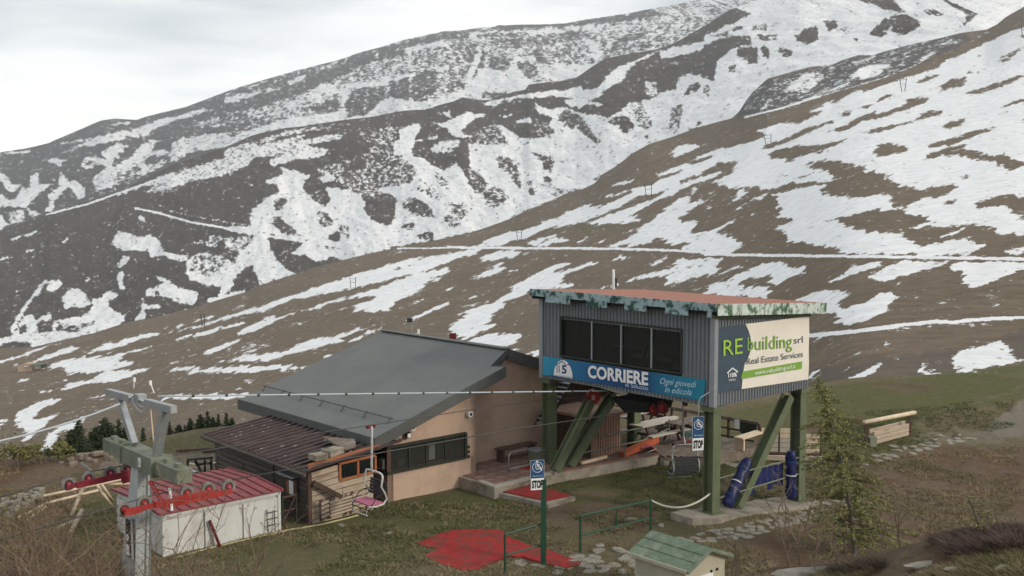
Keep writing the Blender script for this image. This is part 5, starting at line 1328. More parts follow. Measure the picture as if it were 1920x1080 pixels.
# bench, rail, planter under the recess
def bench(px_, py_, z, lab, m=M_brownwood, L=1.5, rot=0):
    p = G(px_, py_, z); t = thing('bench', lab, 'bench', p, AXZ+rot)
    MB().box((0,0,.45), (L,.38,.06)).build('seat', m, t, local=True)
    for x in (-L/2+.12, L/2-.12): MB().box((x,0,.21), (.08,.34,.42)).build('leg', m, t, local=True)
    return t
bench(968, 860, .35, 'brown wooden bench against the recessed salmon wall', L=1.7)
p = G(985,878,.35); t = thing('tube_railing', 'rounded tubular railing beside the bench on the red deck', 'railing', p, AXZ)
MB().tube([(-.75,0,0),(-.75,0,.55),(-.65,0,.65),(.6,0,.65)], .022, 8).build('top_tube', M_galv, t, smooth=True, local=True)
MB().tube([(-.75,0,.1),(.6,0,.1)], .018, 8).build('low_tube', M_galv, t, smooth=True, local=True)
t = thing('litter_bin', 'grey-green box beside the left stilt of the lift station', 'box', G(1008,866,.35), AXZ)
MB().box((0,0,.2), (.5,.4,.4)).build('body', M_olive, t, local=True); MB().box((0,0,.42), (.54,.44,.05)).build('lid', M_galv, t, local=True)
# step with red mat
sq = [G(930,922,.16), G(985,904,.16), G(1079,930,.16), G(1028,945,.16)]
sb = MB().prism([Vector((p.x,p.y,0)) for p in sq], (0,0,-.2), (0,0,.14)).build('concrete_step', M_conc); tag(sb, 'low concrete step slab below the red deck', 'step')
mq = [G(932,920,.16), G(985,905,.16), G(1071,929,.16), G(1025,939,.16)]
def mat_mesh(pts, z0, z1, jag, n):
    out = []; m = len(pts)
    for i in range(m):
        a, b = pts[i], pts[(i+1) % m]
        for k in range(n): q = a.lerp(b, k/n); out.append(Vector((q.x+random.uniform(-jag,jag), q.y+random.uniform(-jag,jag), 0)))
    return MB().prism(out, (0,0,z0), (0,0,z1))
o = mat_mesh(mq, .142, .175, .01, 4).build('red_mat', M_matred); tag(o, 'red mat lying on the low concrete step', 'mat')
o = mat_mesh([G(1000,872,.35), G(1012,870,.35), G(1005,882,.35), G(975,880,.35)], .357, .375, .01, 2).build('red_mat', M_matred); tag(o, 'small red mat on the deck beside the tube railing', 'mat')
mp_ = [(781,1020),(815,1006),(850,996),(905,994),(938,996),(962,1012),(1000,1026),(1040,1036),(1092,1056),(1062,1068),(1030,1060),(985,1046),(950,1044),(935,1052),(900,1068),(862,1071),(825,1058),(795,1046),(818,1032)]
o = mat_mesh([G(x,y,0) for x,y in mp_], -.02, .035, .05, 4).build('red_mat', M_matred); tag(o, 'large ragged red mat on the grass by the stop sign', 'mat')

# ================================================================== WOODEN SHACK
K0 = G(581,983,0); shk = thing('timber_shack', 'weathered timber shack with a brown sheet roof against the salmon building', 'shack', (K0.x, K0.y, 0), AXZ)
KF = 5.9; KS = 2.2; zl = 1.56; zr = 2.0
def plank_wall(o, d, L, z0, z1f, rows, m, out, nm='plank', seg=1, jit=.012, skip=None):
    for r in range(rows):
        za = z0+(z1f(0)-z0)*r/rows; 
        for k in range(seg):
            a, b = L*k/seg+.008, L*(k+1)/seg-.008
            if skip and skip(r, (a+b)/2): continue
            ha = (z1f(a)-z0)/rows; hb = (z1f(b)-z0)/rows; g = .012
            A_ = o+d*a; B_ = o+d*b; j = random.uniform(-jit, jit)
            pts = [Vector((A_.x,A_.y,z0+ha*r+g)), Vector((B_.x,B_.y,z0+hb*r+g)), Vector((B_.x,B_.y,z0+hb*(r+1)-g)), Vector((A_.x,A_.y,z0+ha*(r+1)-g))]
            MB().prism(pts, out*(j-.03), out*(.035+j)).build(nm, m, shk)
MB().prism([Vector((K0.x,K0.y,-.4))+S*.06+F*.06, Vector((K0.x,K0.y,-.4))+S*.06+F*KF, Vector((K0.x,K0.y,-.4))+S*KS+F*KF, Vector((K0.x,K0.y,-.4))+S*KS+F*.06], (0,0,0), (0,0,1.85)).build('shack_core', M_dark, shk)
plank_wall(K0, F, KF, -.1, lambda s: zl, 10, M_oldwood, -S, seg=3)
M_loghorizontal = M_logwood
wS0, wS1 = 1.05, 2.15
plank_wall(K0, S, KS, -.05, lambda s: 1.5+.2*s*.5, 9, M_logwood, -F, seg=2, jit=.02, skip=lambda r, s: r >= 7 and s > .9)
MB().bar(K0-S*.02-F*.02+UP*-.1, K0-S*.02-F*.02+UP*1.5, .12, .12, up=S).build('corner_post', M_brownwood, shk)
MB().bar(K0+F*2.0-S*.03+UP*0, K0+F*2.0-S*.03+UP*1.5, .1, .06, up=F).build('wall_post', M_oldwood, shk)
# orange framed window high in the log wall
wo = MB(); a_, b_ = K0+S*1.0-F*.05, K0+S*2.25-F*.05
for z in (1.13, 1.62): wo.bar(a_+UP*z, b_+UP*(z+.05), .06, .07)
for s in (0, .5, 1): q = a_.lerp(b_, s); wo.bar(q+UP*1.13, q+UP*1.65, .06, .07, up=S)
ow = wo.build('window', M_orangewood, shk)
for s in (.25, .75): q = a_.lerp(b_, s); MB().box((q.x, q.y, 1.4), (.52, .02, .44), AXZ).build('pane', M_glass, ow)
MB().bar(K0-F*.12-S*.1+UP*1.72, K0-F*.12+S*2.4+UP*1.93, .04, .16).build('fascia', M_orangewood, shk)
# brown ribbed roof: eave along the left wall, rising towards the building
e0, e1 = K0-F*.35-S*.3, K0+F*(KF+.2)-S*.3
def kr(s, f, dz=0): q = e0+S*s+F*f; return Vector((q.x, q.y, 1.66+.115*s+dz))
RL, RW = 3.3, (e1-e0).length
MB().prism([kr(0,0), kr(RL,0), kr(RL,RW), kr(0,RW)], (0,0,-.03), (0,0,0)).build('roof', M_brownroof, shk)
nr = 19
for i in range(nr+1): f = RW*i/nr; MB().bar(kr(0,f,.03), kr(RL,f,.03), .07, .06).build('roof_rib', M_brownroof, shk)
MB().bar(kr(-.02,0,-.07), kr(-.02,RW,-.07), .03, .14).build('eave_board', M_brownwood, shk)
MB().tube([kr(-.1,-.1,-.06), kr(-.1,RW,-.02)], .05, 8).build('gutter', M_oldwood, shk)
for i in range(26):
    f = random.uniform(.3,RW-.6); s = random.uniform(.2,2.2); c = kr(s, round(f/RW*nr)*RW/nr, .065); MB().box(c, (.06,.05,.02), AXZ).build('roof_screw', M_galv, shk)
# loose things on the shack roof
for i, (x, y, w, h) in enumerate(((597,862,.42,.26),(623,853,.62,.3))):
    q = G(x, y, 1.85); o = MB().box(q+UP*.1, (w,.4,h*.6), AXZ+.3*i).build('roof_box', M_conc); tag(o, ('smaller left','larger right')[i]+' grey weight block on the front of the brown shack roof', 'block')
o = MB().prism([G(604,821,2.05), G(665,826,2.05), G(668,838,2.0), G(646,845,1.95)], (0,0,0), (0,0,.05)).build('loose_sheet', M_terracewood); tag(o, 'pale sheet wedged between the shack roof and grey eave', 'sheet')
# board and sign on the left wall
p = hit(K0-S*.1, F, 547, 915)
t = thing('notice_board', 'dark framed notice board with white paper on the shack side wall', 'notice board', p, AXZ)
MB().box(p, (.05,.62,.6), AXZ).build('board', M_brownwood, t); MB().box(p-S*.03+UP*.02-F*.02, (.01,.24,.4), AXZ).build('paper', M_wprint, t); MB().box(p-S*.03+F*.19, (.01,.1,.36), AXZ).build('paper', M_orangewood, t)
MB().box(p-S*.05+UP*.4+F*.1, (.3,.9,.05), AXZ).build('small_canopy', M_galv, t)
# leaning boards in front
def lean(name, a, b, w, h, m, lab, cat): o = MB().bar(a, b, w, h).build(name, m); return tag(o, lab, cat)
lean('diagonal_beam', hit(K0-F*.15,S,588,905), hit(K0-F*.25,S,640,932), .12, .14, M_brownwood, 'dark beam sloping across the log front of the shack', 'beam')
def pallet(px0, px1, ytop, ybot, lab, n, off):
    a = hit(K0-F*off,S,px0,ybot); b = hit(K0-F*off,S,px1,ybot); zt = hit(K0-F*off,S,(px0+px1)/2,ytop).z
    t = thing('slatted_panel', lab, 'slatted panel', a, AXZ)
    for i in range(n): z = a.z+(zt-a.z)*(i+.5)/n; MB().bar(Vector((a.x,a.y,z)), Vector((b.x,b.y,z+.05)), .03, (zt-a.z)/n*.62).build('slat', M_logwood, t)
    for u in (.03,.97): q = a.lerp(b,u)+F*.04; MB().bar(Vector((q.x,q.y,a.z-.05)), Vector((q.x,q.y,zt+.05)), .04, .08, up=S).build('upright', M_brownwood, t)
pallet(603, 617, 940, 974, 'narrow dark rack of slats leaning on the shack front', 4, .3)
pallet(619, 660, 935, 970, 'wide pale slatted panel leaning on the shack front', 5, .28)
pallet(661, 690, 922, 958, 'upper slatted panel behind the hanging chair', 4, .28)
# wire gate between hut and shack
gp = G(540,990,0); t = thing('lattice_gate', 'dark rusty lattice gate beside the white hut', 'gate', gp, AXZ)
ga, gb = hit(K0+F*.2-S*.25, S, 530, 985), hit(K0+F*.2-S*.25, S, 556, 978)
MB().bar(ga, ga+UP*.85, .05,.05, up=S).build('post', M_frame, t); MB().bar(gb, gb+UP*.85, .05,.05, up=S).build('post', M_frame, t)
MB().bar(ga+UP*.8, gb+UP*.8, .04,.04).build('rail', M_brownwood, t); MB().bar(ga+UP*.05, gb+UP*.8, .03,.03).build('brace', M_brownwood, t); MB().bar(ga+UP*.4, gb+UP*.4, .03,.03).build('rail', M_brownwood, t)

# ================================================================== WHITE HUT WITH RED ROOF
Q0 = G(523,995,0); hut = thing('red_roof_hut', 'low white panel hut with a red ribbed sheet roof behind the pylon', 'hut', (Q0.x, Q0.y, 0), AXZ)
QL, QW, QH = 3.36, 3.1, 1.13
core = [Q0-S*.02+F*.02, Q0-S*(QL-.02)+F*.02, Q0-S*(QL-.02)+F*QW, Q0-S*.02+F*QW]
MB().prism(core, (0,0,-.4), (0,0,QH)).build('hut_wall', M_whitewall, hut)
for i in range(3):
    a, b = QL*i/3+.03, QL*(i+1)/3-.03; q = Q0-S*(a+b)/2-F*.01; MB().box((q.x,q.y,QH*.5-.2), (b-a, .04, QH+.1), AXZ).build('wall_panel', M_whitewall, hut)
for i in range(2):
    a, b = QW*i/2+.03, QW*(i+1)/2-.03; q = Q0-S*(QL+.01)+F*(a+b)/2; MB().box((q.x,q.y,QH*.5-.2), (.04, b-a, QH+.1), AXZ).build('wall_panel', M_whitewall, hut)
for a in (0, QL): q = Q0-S*a-F*.02; MB().box((q.x,q.y,QH*.5-.2), (.08,.08,QH+.4), AXZ).build('corner_post', M_whitewall, hut)
q = Q0-S*QL/2-F*.03; MB().box((q.x,q.y,QH-.03), (QL+.1,.06,.1), AXZ).build('head_rail', M_whitewall, hut)
def hr(s, f, dz=0): q = Q0-S*s+F*f; return Vector((q.x,q.y,QH+.03+.05*min(f, QW-f)+dz))
for f0_, f1_ in ((-.12, QW/2), (QW/2, QW+.12)): MB().prism([hr(-.1,f0_), hr(QL+.15,f0_), hr(QL+.15,f1_), hr(-.1,f1_)], (0,0,0), (0,0,.03)).build('roof', M_redroof, hut)
for i in range(13):
    s = -.08+(QL+.2)*i/12
    MB().bar(hr(s,-.12,.045), hr(s,QW/2,.045), .05, .04).build('roof_rib', M_redroof, hut); MB().bar(hr(s,QW/2,.045), hr(s,QW+.12,.045), .05, .04).build('roof_rib', M_redroof, hut)
lean('leaning_stake', G(413,1026,0), hit(Q0-F*.1,S,393,976), .07, .07, M_darkred, 'dark red stake leaning on the white hut wall', 'stake')
t = thing('wire_rack', 'small dark wire rack leaning at the right end of the white hut', 'rack', hit(Q0-F*.1,S,512,990), AXZ)
for x in (502, 516): MB().bar(hit(Q0-F*.15,S,x,996), hit(Q0-F*.08,S,x-2,956), .02,.02, up=S).build('upright', M_frame, t)
for y in (962, 974, 986): MB().bar(hit(Q0-F*.12,S,501,y), hit(Q0-F*.12,S,520,y-4), .02,.02).build('rung', M_frame, t)
pts = [G(330,1046,.02), G(400,1026,.02), G(470,1010,.02), G(540,994,.02), G(600,984,.02), G(650,972,.03), G(672,966,.05)]
o = MB().tube(pts, .028, 6).build('ground_hose', mat('yellowish_hose', (.42,.37,.2), .7), smooth=True); tag(o, 'pale yellowish hose along the grass below hut and shack', 'hose')

# ================================================================== SIGNS, RAILS, ROPE
def handrail(posts, rails, lab, brk=None):
    t = thing('handrail', lab, 'handrail', G(posts[0][0], posts[0][1], 0), 0)
    for (x, y, yt, full) in posts:
        a = G(x, y, 0); k = ray(x+ (2 if full else 2), yt); b = a+UP*((CAMZ+ray(x,yt)[2]*a.y/ray(x,yt)[1])-a.z); MB().tube([a-UP*.1, b], .03, 8).build('post', M_handrail, t)
    return t
def vert(x, y, yt): a = G(x, y, 0); r = ray(x, yt); return a, Vector((a.x, a.y, CAMZ+r[2]*a.y/r[1]))
def rail2(pa, pb, mid, lab, frac=.45):
    (a0, a1), (b0, b1) = vert(*pa), vert(*pb); t = thing('handrail', lab, 'handrail', a0, 0)
    MB().tube([a0-UP*.1, a1], .034, 8).build('post', M_handrail, t); MB().tube([b0-UP*.1, b1], .034, 8).build('post', M_handrail, t)
    MB().tube([a1, b1], .03, 8).build('top_rail', M_handrail, t); c0, c1 = a0.lerp(a1, frac), b0.lerp(b1, frac); MB().tube([c0, c1], .026, 8).build('lower_rail', M_handrail, t)
    if mid: MB().tube([c0.lerp(c1,.5), a1.lerp(b1,.5)], .022, 8).build('baluster', M_handrail, t)
    return a1, b1
rail2((947,1073,1002), (1016,1056,982), False, 'dark green handrail joined to the stop sign post')
_, rb1_ = rail2((1088,1034,967), (1220,998,938), True, 'dark green two-rail handrail in the middle of the grass')
# white rope to the stilt
ra, rb_ = rb1_, hit(A0-S*.1, F, 1332, 925)
mid = (ra+rb_)/2; pts = [ra.lerp(rb_, i/16)-UP*.5*4*(i/16)*(1-i/16)*.62 for i in range(17)]
o = MB().tube(pts, .03, 8).build('barrier_rope', M_rope, smooth=True); tag(o, 'white rope sagging from the handrail to the near stilt', 'rope')
MB2 = None
def stop_sign(ctr, wdt, h1, h2, lab, dirx, out, post=None, loc=None):
    t = thing('stop_sign', lab, 'sign', loc or ctr, 0); dirx = Vector(dirx).normalized(); out = Vector(out).normalized()
    def pan(nm, zc, h, m, off=0, w=wdt): c = ctr+UP*zc+out*off; MB().prism([c-dirx*w/2-UP*h/2, c+dirx*w/2-UP*h/2, c+dirx*w/2+UP*h/2, c-dirx*w/2+UP*h/2], out*-.012, out*.0).build(nm, m, t)
    pan('blue_panel', h2/2+h1/2, h1, M_signblue); pan('white_border', h2/2+h1/2, h1+.0, M_white, -.014, wdt+.02)
    pan('stop_panel', 0, h2, M_wprint)
    def tx(s, zc, cap, w, m, b=0):
        p0 = ctr+UP*(zc-cap/2)-dirx*w/2+out*.004; p1 = p0+dirx*w; put_text('lettering', s, m, t, p0, p1, p0+UP*cap, out*.004, bold=b)
    tx('STOP', 0, h2*.62, wdt*.86, M_black, .045)
    cc = ctr+UP*(h2/2+h1*.62)+out*.006; MB().disc(cc, out, wdt*.4, .006, 24, wdt*.37).build('ring', M_wprint, t)
    # chair user pictogram
    for a, b, w in (((-.02,.13),(.02,.02),.035), ((.02,.02),(.1,-.01),.03), ((.1,-.01),(.13,-.12),.03), ((-.01,.09),(.08,.06),.022), ((-.06,.1),(-.05,-.05),.016), ((-.05,-.05),(.1,-.06),.016)):
        k = wdt/.42; MB().bar(cc+(dirx*a[0]+UP*a[1])*k, cc+(dirx*b[0]+UP*b[1])*k, .006, w*k).build('pictogram', M_wprint, t)
    MB().disc(cc+(dirx*-.02+UP*.18)*(wdt/.42), out, .03*wdt/.42, .006, 12).build('pictogram_head', M_wprint, t)
    tx('Alzare la sbarra', h2/2+h1*.14, h1*.06, wdt*.78, M_wprint)
    return t
pb, pt_ = vert(1019,1058,898)
dx = Vector((.97,.24,0)); ot = Vector((.24,-.97,0))
c = Vector((pb.x-.16, pb.y-.1, 0)); zc = hit(c, dx, 1003, 908).z
t = stop_sign(Vector((c.x, c.y, zc)), .34, .46, .3, 'blue chairlift sign above a white STOP panel on the green post', dx, ot, loc=pb)
MB().bar(pb-UP*.1, pt_, .14, .14, up=Vector((0,1,0))).build('post', M_handrail, t)
c = hit(A0-S*.9+F*.2, F, 1309, 833)
t = stop_sign(c, .34, .62, .36, 'blue sign with STOP panel hanging beside the near stilt', dx, ot)
MB().tube([c+UP*.8, c+UP*1.2, c+UP*1.35+dx*.05, c+UP*1.5+dx*.02+S*.6], .015, 6).build('hanger', M_galv, t)
# padding and nets round the right-hand stilts
def pad(a, b, r, lab, nm='navy_crash_pad'):
    n = 14; pts = [a.lerp(b, i/n) for i in range(n+1)]; mb = MB(); d = (b-a).normalized(); u = d.orthogonal().normalized(); w = d.cross(u); v = []; m = 14
    for i, p in enumerate(pts):
        for k in range(m): rr = r*(1+.16*math.sin(i*1.3+k*1.1)+random.uniform(-.1,.1))*(.85 if i in (0,n) else 1); v.append(p+(u*math.cos(2*math.pi*k/m)+w*math.sin(2*math.pi*k/m))*rr)
    f = [(i*m+k, i*m+(k+1) % m, (i+1)*m+(k+1) % m, (i+1)*m+k) for i in range(n) for k in range(m)]+[tuple(range(m-1,-1,-1)), tuple(n*m+k for k in range(m))]
    t = thing(nm, lab, 'crash pad', a, 0); mb.add(v, f).build('padding', M_navy, t, smooth=True)
    for i in (3, 7, 11): MB().disc(pts[i], d, r*1.1, .03, 14).build('strap', M_wprint if i == 7 else M_signblue, t)
pad(hit(A0-F*.25,S,1362,948), hit(A0-F*.25,S,1402,862), .17, 'navy blue crash padding wrapped along the slanting brace')
pad(hit(A0-F*.25,S,1483,934), hit(A0-F*.25,S,1483,846), .16, 'navy blue crash padding wrapped round the far right stilt')
tp_ = [hit(A0-F*.05,S,*p) for p in ((1406,882),(1470,868),(1472,914),(1440,919),(1425,912),(1408,931))]
t = thing('navy_tarpaulin', 'torn navy tarpaulin panels hung between the right-hand stilts', 'tarpaulin', hit(A0,S,1440,930), AXZ)
for i in range(6):
    u0, u1 = i/6, (i+.94)/6
    def tt(u, w):
        a = tp_[0].lerp(tp_[1], u); yb = [.52,.34,.36,.5,.42,.48,.45][min(6,int(u*6+.01))]*1.5; return a-UP*(yb*w)-F*(.02*math.sin(u*30))
    mb = MB(); v = [tt(u0+(u1-u0)*a/4, b/4) for b in range(5) for a in range(5)]; mb.add(v, [(b*5+a, b*5+a+1, b*5+a+6, b*5+a+5) for b in range(4) for a in range(4)])
    mb.build('tarpaulin_panel', M_navy, t, smooth=True)
for y0, y1, nm in ((878,862,'upper'),(915,892,'lower')):
    o = MB().tube([hit(A0-F*.15,S,1344,y0+20), hit(A0-F*.15,S,1505,y1-6)], .025, 6).build('rail_pole', M_olive); tag(o, nm+' thin greenish rail tied across the right-hand stilts', 'rail')
# ================================================================== SMALL CORRUGATED HUT, TERRACE
def onedge(px_, py_, off=.25): return hit(dA+F*off, S, px_, py_)
h0 = G(1173,851,.35)+F*.3; h0 = Vector((h0.x, h0.y, 0)); hl = hit(h0, S, 1108, 862); L_h = -sdist(h0, hl, S)
kh = thing('corrugated_hut', 'small corrugated oxide-and-tan hut on the red deck under the lift cabin', 'hut', (h0.x, h0.y, .35), AXZ)
zt0 = hit(h0, S, 1177, 769).z; h1 = h0-S*L_h
corr_wall('ribbed_wall', h1, S, 0, L_h, .35, zt0-.05, M_oxide, kh, pitch=.13, depth=.05, out=-F)
corr_wall('ribbed_wall', h0, F, 0, 2.0, .35, zt0-.05, M_brownwood, kh, pitch=.13, depth=.05, out=S)
MB().prism([h1+F*.05, h0+F*.05-S*.05, h0-S*.05+F*2, h1+F*2], (0,0,.36), (0,0,zt0-.1)).build('hut_core', M_brownwood, kh)
MB().prism([h1-S*.25-F*.18, h0+S*.12-F*.18, h0+S*.12+F*2.2, h1-S*.25+F*2.2], (0,0,zt0-.05), (0,0,zt0+.04)).build('flat_roof', M_oxide, kh)
# galvanised rails along the deck edge
M_rail = mat('grey_green_rail', (.16,.17,.14), .6, .2, .15, 8)
t = thing('deck_railing', 'thin two-bar railing along the front of the red deck under the cabin', 'railing', (dA.x, dA.y, 0), AXZ)
for a, b in (((1106,821),(1200,803)),((1088,850),(1205,826)),((1205,826),(1256,803))): MB().tube([onedge(*a), onedge(*b)], .025, 6).build('rail', M_rail, t)
for x, y0, y1 in ((1255,832,786),(1171,864,841),(1135,856,840)): MB().tube([onedge(x,y0), onedge(x,y1)], .028, 6).build('post', M_rail, t)
t = thing('rescue_toboggan', 'orange rescue toboggan propped on the deck edge railing', 'toboggan', onedge(1200,845), AXZ)
a, b = onedge(1173,856,-.05), onedge(1236,829,-.05)
MB().prism([a-UP*.02, b-UP*.02, b+UP*.18, a+UP*.13], F*0, F*.3).build('shell', M_orange, t)
MB().tube([onedge(1171,863,-.1), onedge(1171,842,-.1), onedge(1172,841,-.1)], .02, 6).build('end_bar', M_rail, t)
MB().tube([onedge(1171,866,-.1), onedge(1230,842,-.1)], .022, 6).build('runner', M_palewood, t)
MB().tube([onedge(1203,840,-.12), onedge(1222,836,-.12), onedge(1229,844,-.12)], .03, 6).build('handle', M_pinkseat, t)
o = MB().bar(onedge(1090,868,.1), onedge(1137,856,.1), .1, .09).build('timber_batten', M_palewood); tag(o, 'short pale timber batten lying on the deck edge', 'batten')
# stone-faced end of the deck
heap_mesh = []
def stone_mesh(seed, flat=.07, n=7, rough=.3):
    r_ = random.Random(seed); pts = []
    for k in range(n): a = 2*math.pi*(k+r_.uniform(-.25,.25))/n; rr = r_.uniform(1-rough, 1); pts.append((math.cos(a)*rr*.5, math.sin(a)*rr*.5*r_.uniform(.75,1)))
    mb = MB(); v = [(x,y,-flat) for x,y in pts]+[(x,y,flat*.6) for x,y in pts]+[(x*.86,y*.86,flat) for x,y in pts]+[(0,0,flat*r_.uniform(1,1.15))]
    f = [(k, (k+1) % n, n+(k+1) % n, n+k) for k in range(n)]+[(n+k, n+(k+1) % n, 2*n+(k+1) % n, 2*n+k) for k in range(n)]+[(2*n+k, 2*n+(k+1) % n, 3*n) for k in range(n)]
    mb.add(v, f); return mb
def stone_field(name, lab, cat, spots, flat=.032, seed=1, m=None, kind='stone', jitz=0):
    c0 = spots[0][0]; t = thing(name, lab, cat, (c0.x, c0.y, 0), 0); protos = [stone_mesh(seed*50+i, flat).build(kind, m or M_stone, t, local=True) for i in range(7)]
    for i, (p, sc_, asp) in enumerate(spots):
        sc_ *= 1.0
        o = protos[i] if i < 7 else inst(protos[random.randrange(7)], parent=t)
        o.location = (p.x-c0.x, p.y-c0.y, p.z+.0+random.uniform(-.01, .01)); o.rotation_euler = (random.uniform(-.06,.06), random.uniform(-.06,.06), random.uniform(0,6.28)); o.scale = (sc_, sc_*asp, random.uniform(.6,1.1))
    return t
def band(pxpoly, step, smin, smax, keep=.95, jit=.3):
    """stones laid on a loose grid over the ground seen inside a picture polygon"""
    w = [GG(*p) for p in pxpoly]; P2_ = [(p.x, p.y) for p in w]; xs_ = [p[0] for p in P2_]; ys_ = [p[1] for p in P2_]; out = []
    y = min(ys_)
    while y < max(ys_):
        x = min(xs_)+random.uniform(0, step)
        while x < max(xs_):
            if random.random() < keep and inpoly(x, y, P2_):
                X, Y = x+random.uniform(-jit,jit)*step, y+random.uniform(-jit,jit)*step; out.append((Vector((X, Y, float(ground_h(X, Y)))), random.uniform(smin, smax), random.uniform(.7,1)))
            x += step
        y += step*.9
    return out
sp1 = band([(1225,1018),(1300,1002),(1400,985),(1540,950),(1560,966),(1480,990),(1400,1012),(1330,1022),(1240,1030)], .36, .36, .52)[:290]
stone_field('flagstone_path', 'irregular pale flagstone path running along the concrete plinth', 'stone path', sp1, seed=1)
sp2 = band([(1500,872),(1560,862),(1640,850),(1700,832),(1790,812),(1830,818),(1740,845),(1660,862),(1560,872),(1500,882)], .5, .5, .72)
stone_field('flagstone_path', 'pale flagstone path leading right past the log bench', 'stone path', sp2[:290], seed=2)
sp3 = band([(1346,862),(1400,862),(1440,872),(1540,864),(1545,875),(1450,884),(1395,884),(1340,868)], .42, .42, .66)
stone_field('flagstone_path', 'patch of pale flagstones behind the navy tarpaulin', 'stone path', sp3[:290], seed=3)
sp4 = band([(1035,1062),(1080,1040),(1150,1030),(1195,1040),(1205,1072),(1120,1082),(1040,1078)], .42, .45, .75, keep=.8)+band([(950,1055),(1015,1050),(1015,1062),(955,1068)], .4, .5, .7, keep=.7)+band([(1180,975),(1215,995),(1235,1003),(1110,1010),(1100,1028),(1070,1035),(1180,1040)], .8, .3, .6, keep=.35)
stone_field('scattered_flagstones', 'big flat stones set in the grass between stop sign and green pump hut', 'flagstones', sp4[:200], seed=4)
sp5 = band([(1540,932),(1620,938),(1645,945),(1640,960),(1560,955)], .42, .3, .5, keep=.7)
stone_field('scattered_flagstones', 'small group of flat stones right of the plinth behind the larch', 'flagstones', sp5[:120], seed=5)
sp6 = [(p+UP*random.uniform(.0,.3), s, a) for p, s, a in band([(0,968),(0,948),(30,938),(70,930),(90,938),(60,955),(20,975)], .22, .16, .34)]
stone_field('rubble_heap', 'heap of pale grey rubble stones at the left edge of the picture', 'rubble', sp6[:200], flat=.08, seed=6)
sp7 = [(p+UP*random.uniform(0,.15), s, a) for p, s, a in band([(100,868),(180,846),(240,846),(230,872),(160,878)], .4, .2, .45, keep=.5)]
stone_field('rubble_heap', 'loose stones and rubble left of the olive crossbeam', 'rubble', sp7[:120], flat=.09, seed=7, m=mat('brownish_rock', (.2,.16,.125), .95, 0, .25, 3))
t_sp = [GG(x, y) for x, y in ((1234,868),(1246,872),(1262,872),(1275,871),(1290,872),(1300,874),(1240,864),(1255,867),(1270,866),(1284,868))]
stone_field('footing_stones', 'pale broken stones at the foot of the deck end under the cabin', 'stones', [(p+UP*.05, .5, .8) for p in t_sp], flat=.12, seed=8)
# timber terrace
tz = .33
TP = [G(1238,854,tz), G(1345,857,tz), G(1425,836,tz), G(1345,816,tz), G(1262,796,tz), G(1190,800,tz)]
o0 = TP[0]; ter = thing('timber_terrace', 'low grey timber-boarded terrace behind the stilts', 'terrace', (o0.x, o0.y, 0), AXZ)
poly = [((p-o0).dot(S), (p-o0).dot(F)) for p in TP]
MB().prism([Vector((a,b,0)) for a, b in poly], (0,0,-.1), (0,0,tz-.05)).build('terrace_base', M_terracewood, ter, local=True)
v0, v1 = min(p[1] for p in poly), max(p[1] for p in poly); v = v0+.08
while v < v1:
    xs_ = []
    for i in range(len(poly)):
        a, b = poly[i-1], poly[i]
        if (a[1] > v) != (b[1] > v): xs_.append(a[0]+(v-a[1])*(b[0]-a[0])/(b[1]-a[1]))
    if len(xs_) >= 2:
        xa, xb = min(xs_), max(xs_); MB().box(((xa+xb)/2, v, tz-.025+random.uniform(0,.008)), (xb-xa, .15, .04)).build('board', M_terracewood, ter, local=True)
    v += .17
def picnic(px_, py_, lab, m, rot=0, L=1.9, z=.35):
    t = thing('picnic_table', lab, 'picnic table', G(px_, py_, z), AXZ+rot, 'picnic tables on the terrace')
    for k in range(3): MB().box((0,(k-1)*.235,.75), (L,.22,.045)).build('top_board', m, t, local=True)
    for s in (-1,1): MB().box((0,s*.68,.45), (L,.27,.045)).build('bench_board', m, t, local=True)
    for x in (-L*.36, L*.36):
        MB().box((x,0,.42), (.07,1.5,.09)).build('cross_beam', M_brownwood, t, local=True)
        for s in (-1,1): MB().bar((x,s*.55,0),(x,s*.2,.74),.08,.05,up=(1,0,0)).build('leg', M_brownwood, t, local=True)
    return t
M_bleach = mat('bleached_table_wood', (.46,.41,.35), .8, 0, .1, 4)
picnic(1228, 828, 'pale picnic table nearest the orange toboggan', M_bleach, L=2.2)
picnic(1216, 803, 'pale picnic table farther back beside the rear stilt', M_bleach, L=1.8)
picnic(1284, 826, 'dark picnic table left of the hanging stop sign', M_terracewood, L=1.6)
q = G(1292, 818, 1.12); o = MB().box(q+UP*.08, (.5,.3,.18), .4).build('bundle', mat('teal_grey_cloth', (.06,.1,.1), .9, 0, .3, 6)); tag(o, 'teal-grey bundle lying on the dark picnic table', 'bundle')
q = G(1278, 830, .9); o = MB().box(q, (.9,.28,.08), .9).build('sled', M_darkred); tag(o, 'dark red board beside the dark picnic table', 'board')
# dark railing behind
ro = G(1424,828,.33); ro = Vector((ro.x, ro.y, 0)); t = thing('timber_railing', 'long dark timber railing behind the terrace under the lift cabin', 'railing', (ro.x, ro.y, 0), AXZ)
ra0, ra1 = hit(ro, F, 1424, 795), hit(ro, F, 1235, 761)
for dz, w in ((0,.14),(-.38,.07),(-.7,.07)): MB().bar(ra0+UP*dz, ra1+UP*dz, .06, w).build('rail', M_brownwood if dz else M_terracewood, t)
nP = 7
for i in range(nP+1): q = ra0.lerp(ra1, i/nP); MB().bar(Vector((q.x,q.y,.2)), q, .09, .09, up=F).build('post', M_brownwood, t)
q0 = ra0.lerp(ra1, .02); q1 = ra0.lerp(ra1, .17); MB().prism([q0-UP*.02, q1-UP*.02, q1-UP*.45, q0-UP*.5], S*-.06, S*-.03).build('dark_panel', M_frame, t)
q = ra0.lerp(ra1,.2)-UP*.15; MB().box(q-S*.06, (.03,.2,.35), AXZ).build('poster', M_white, t)
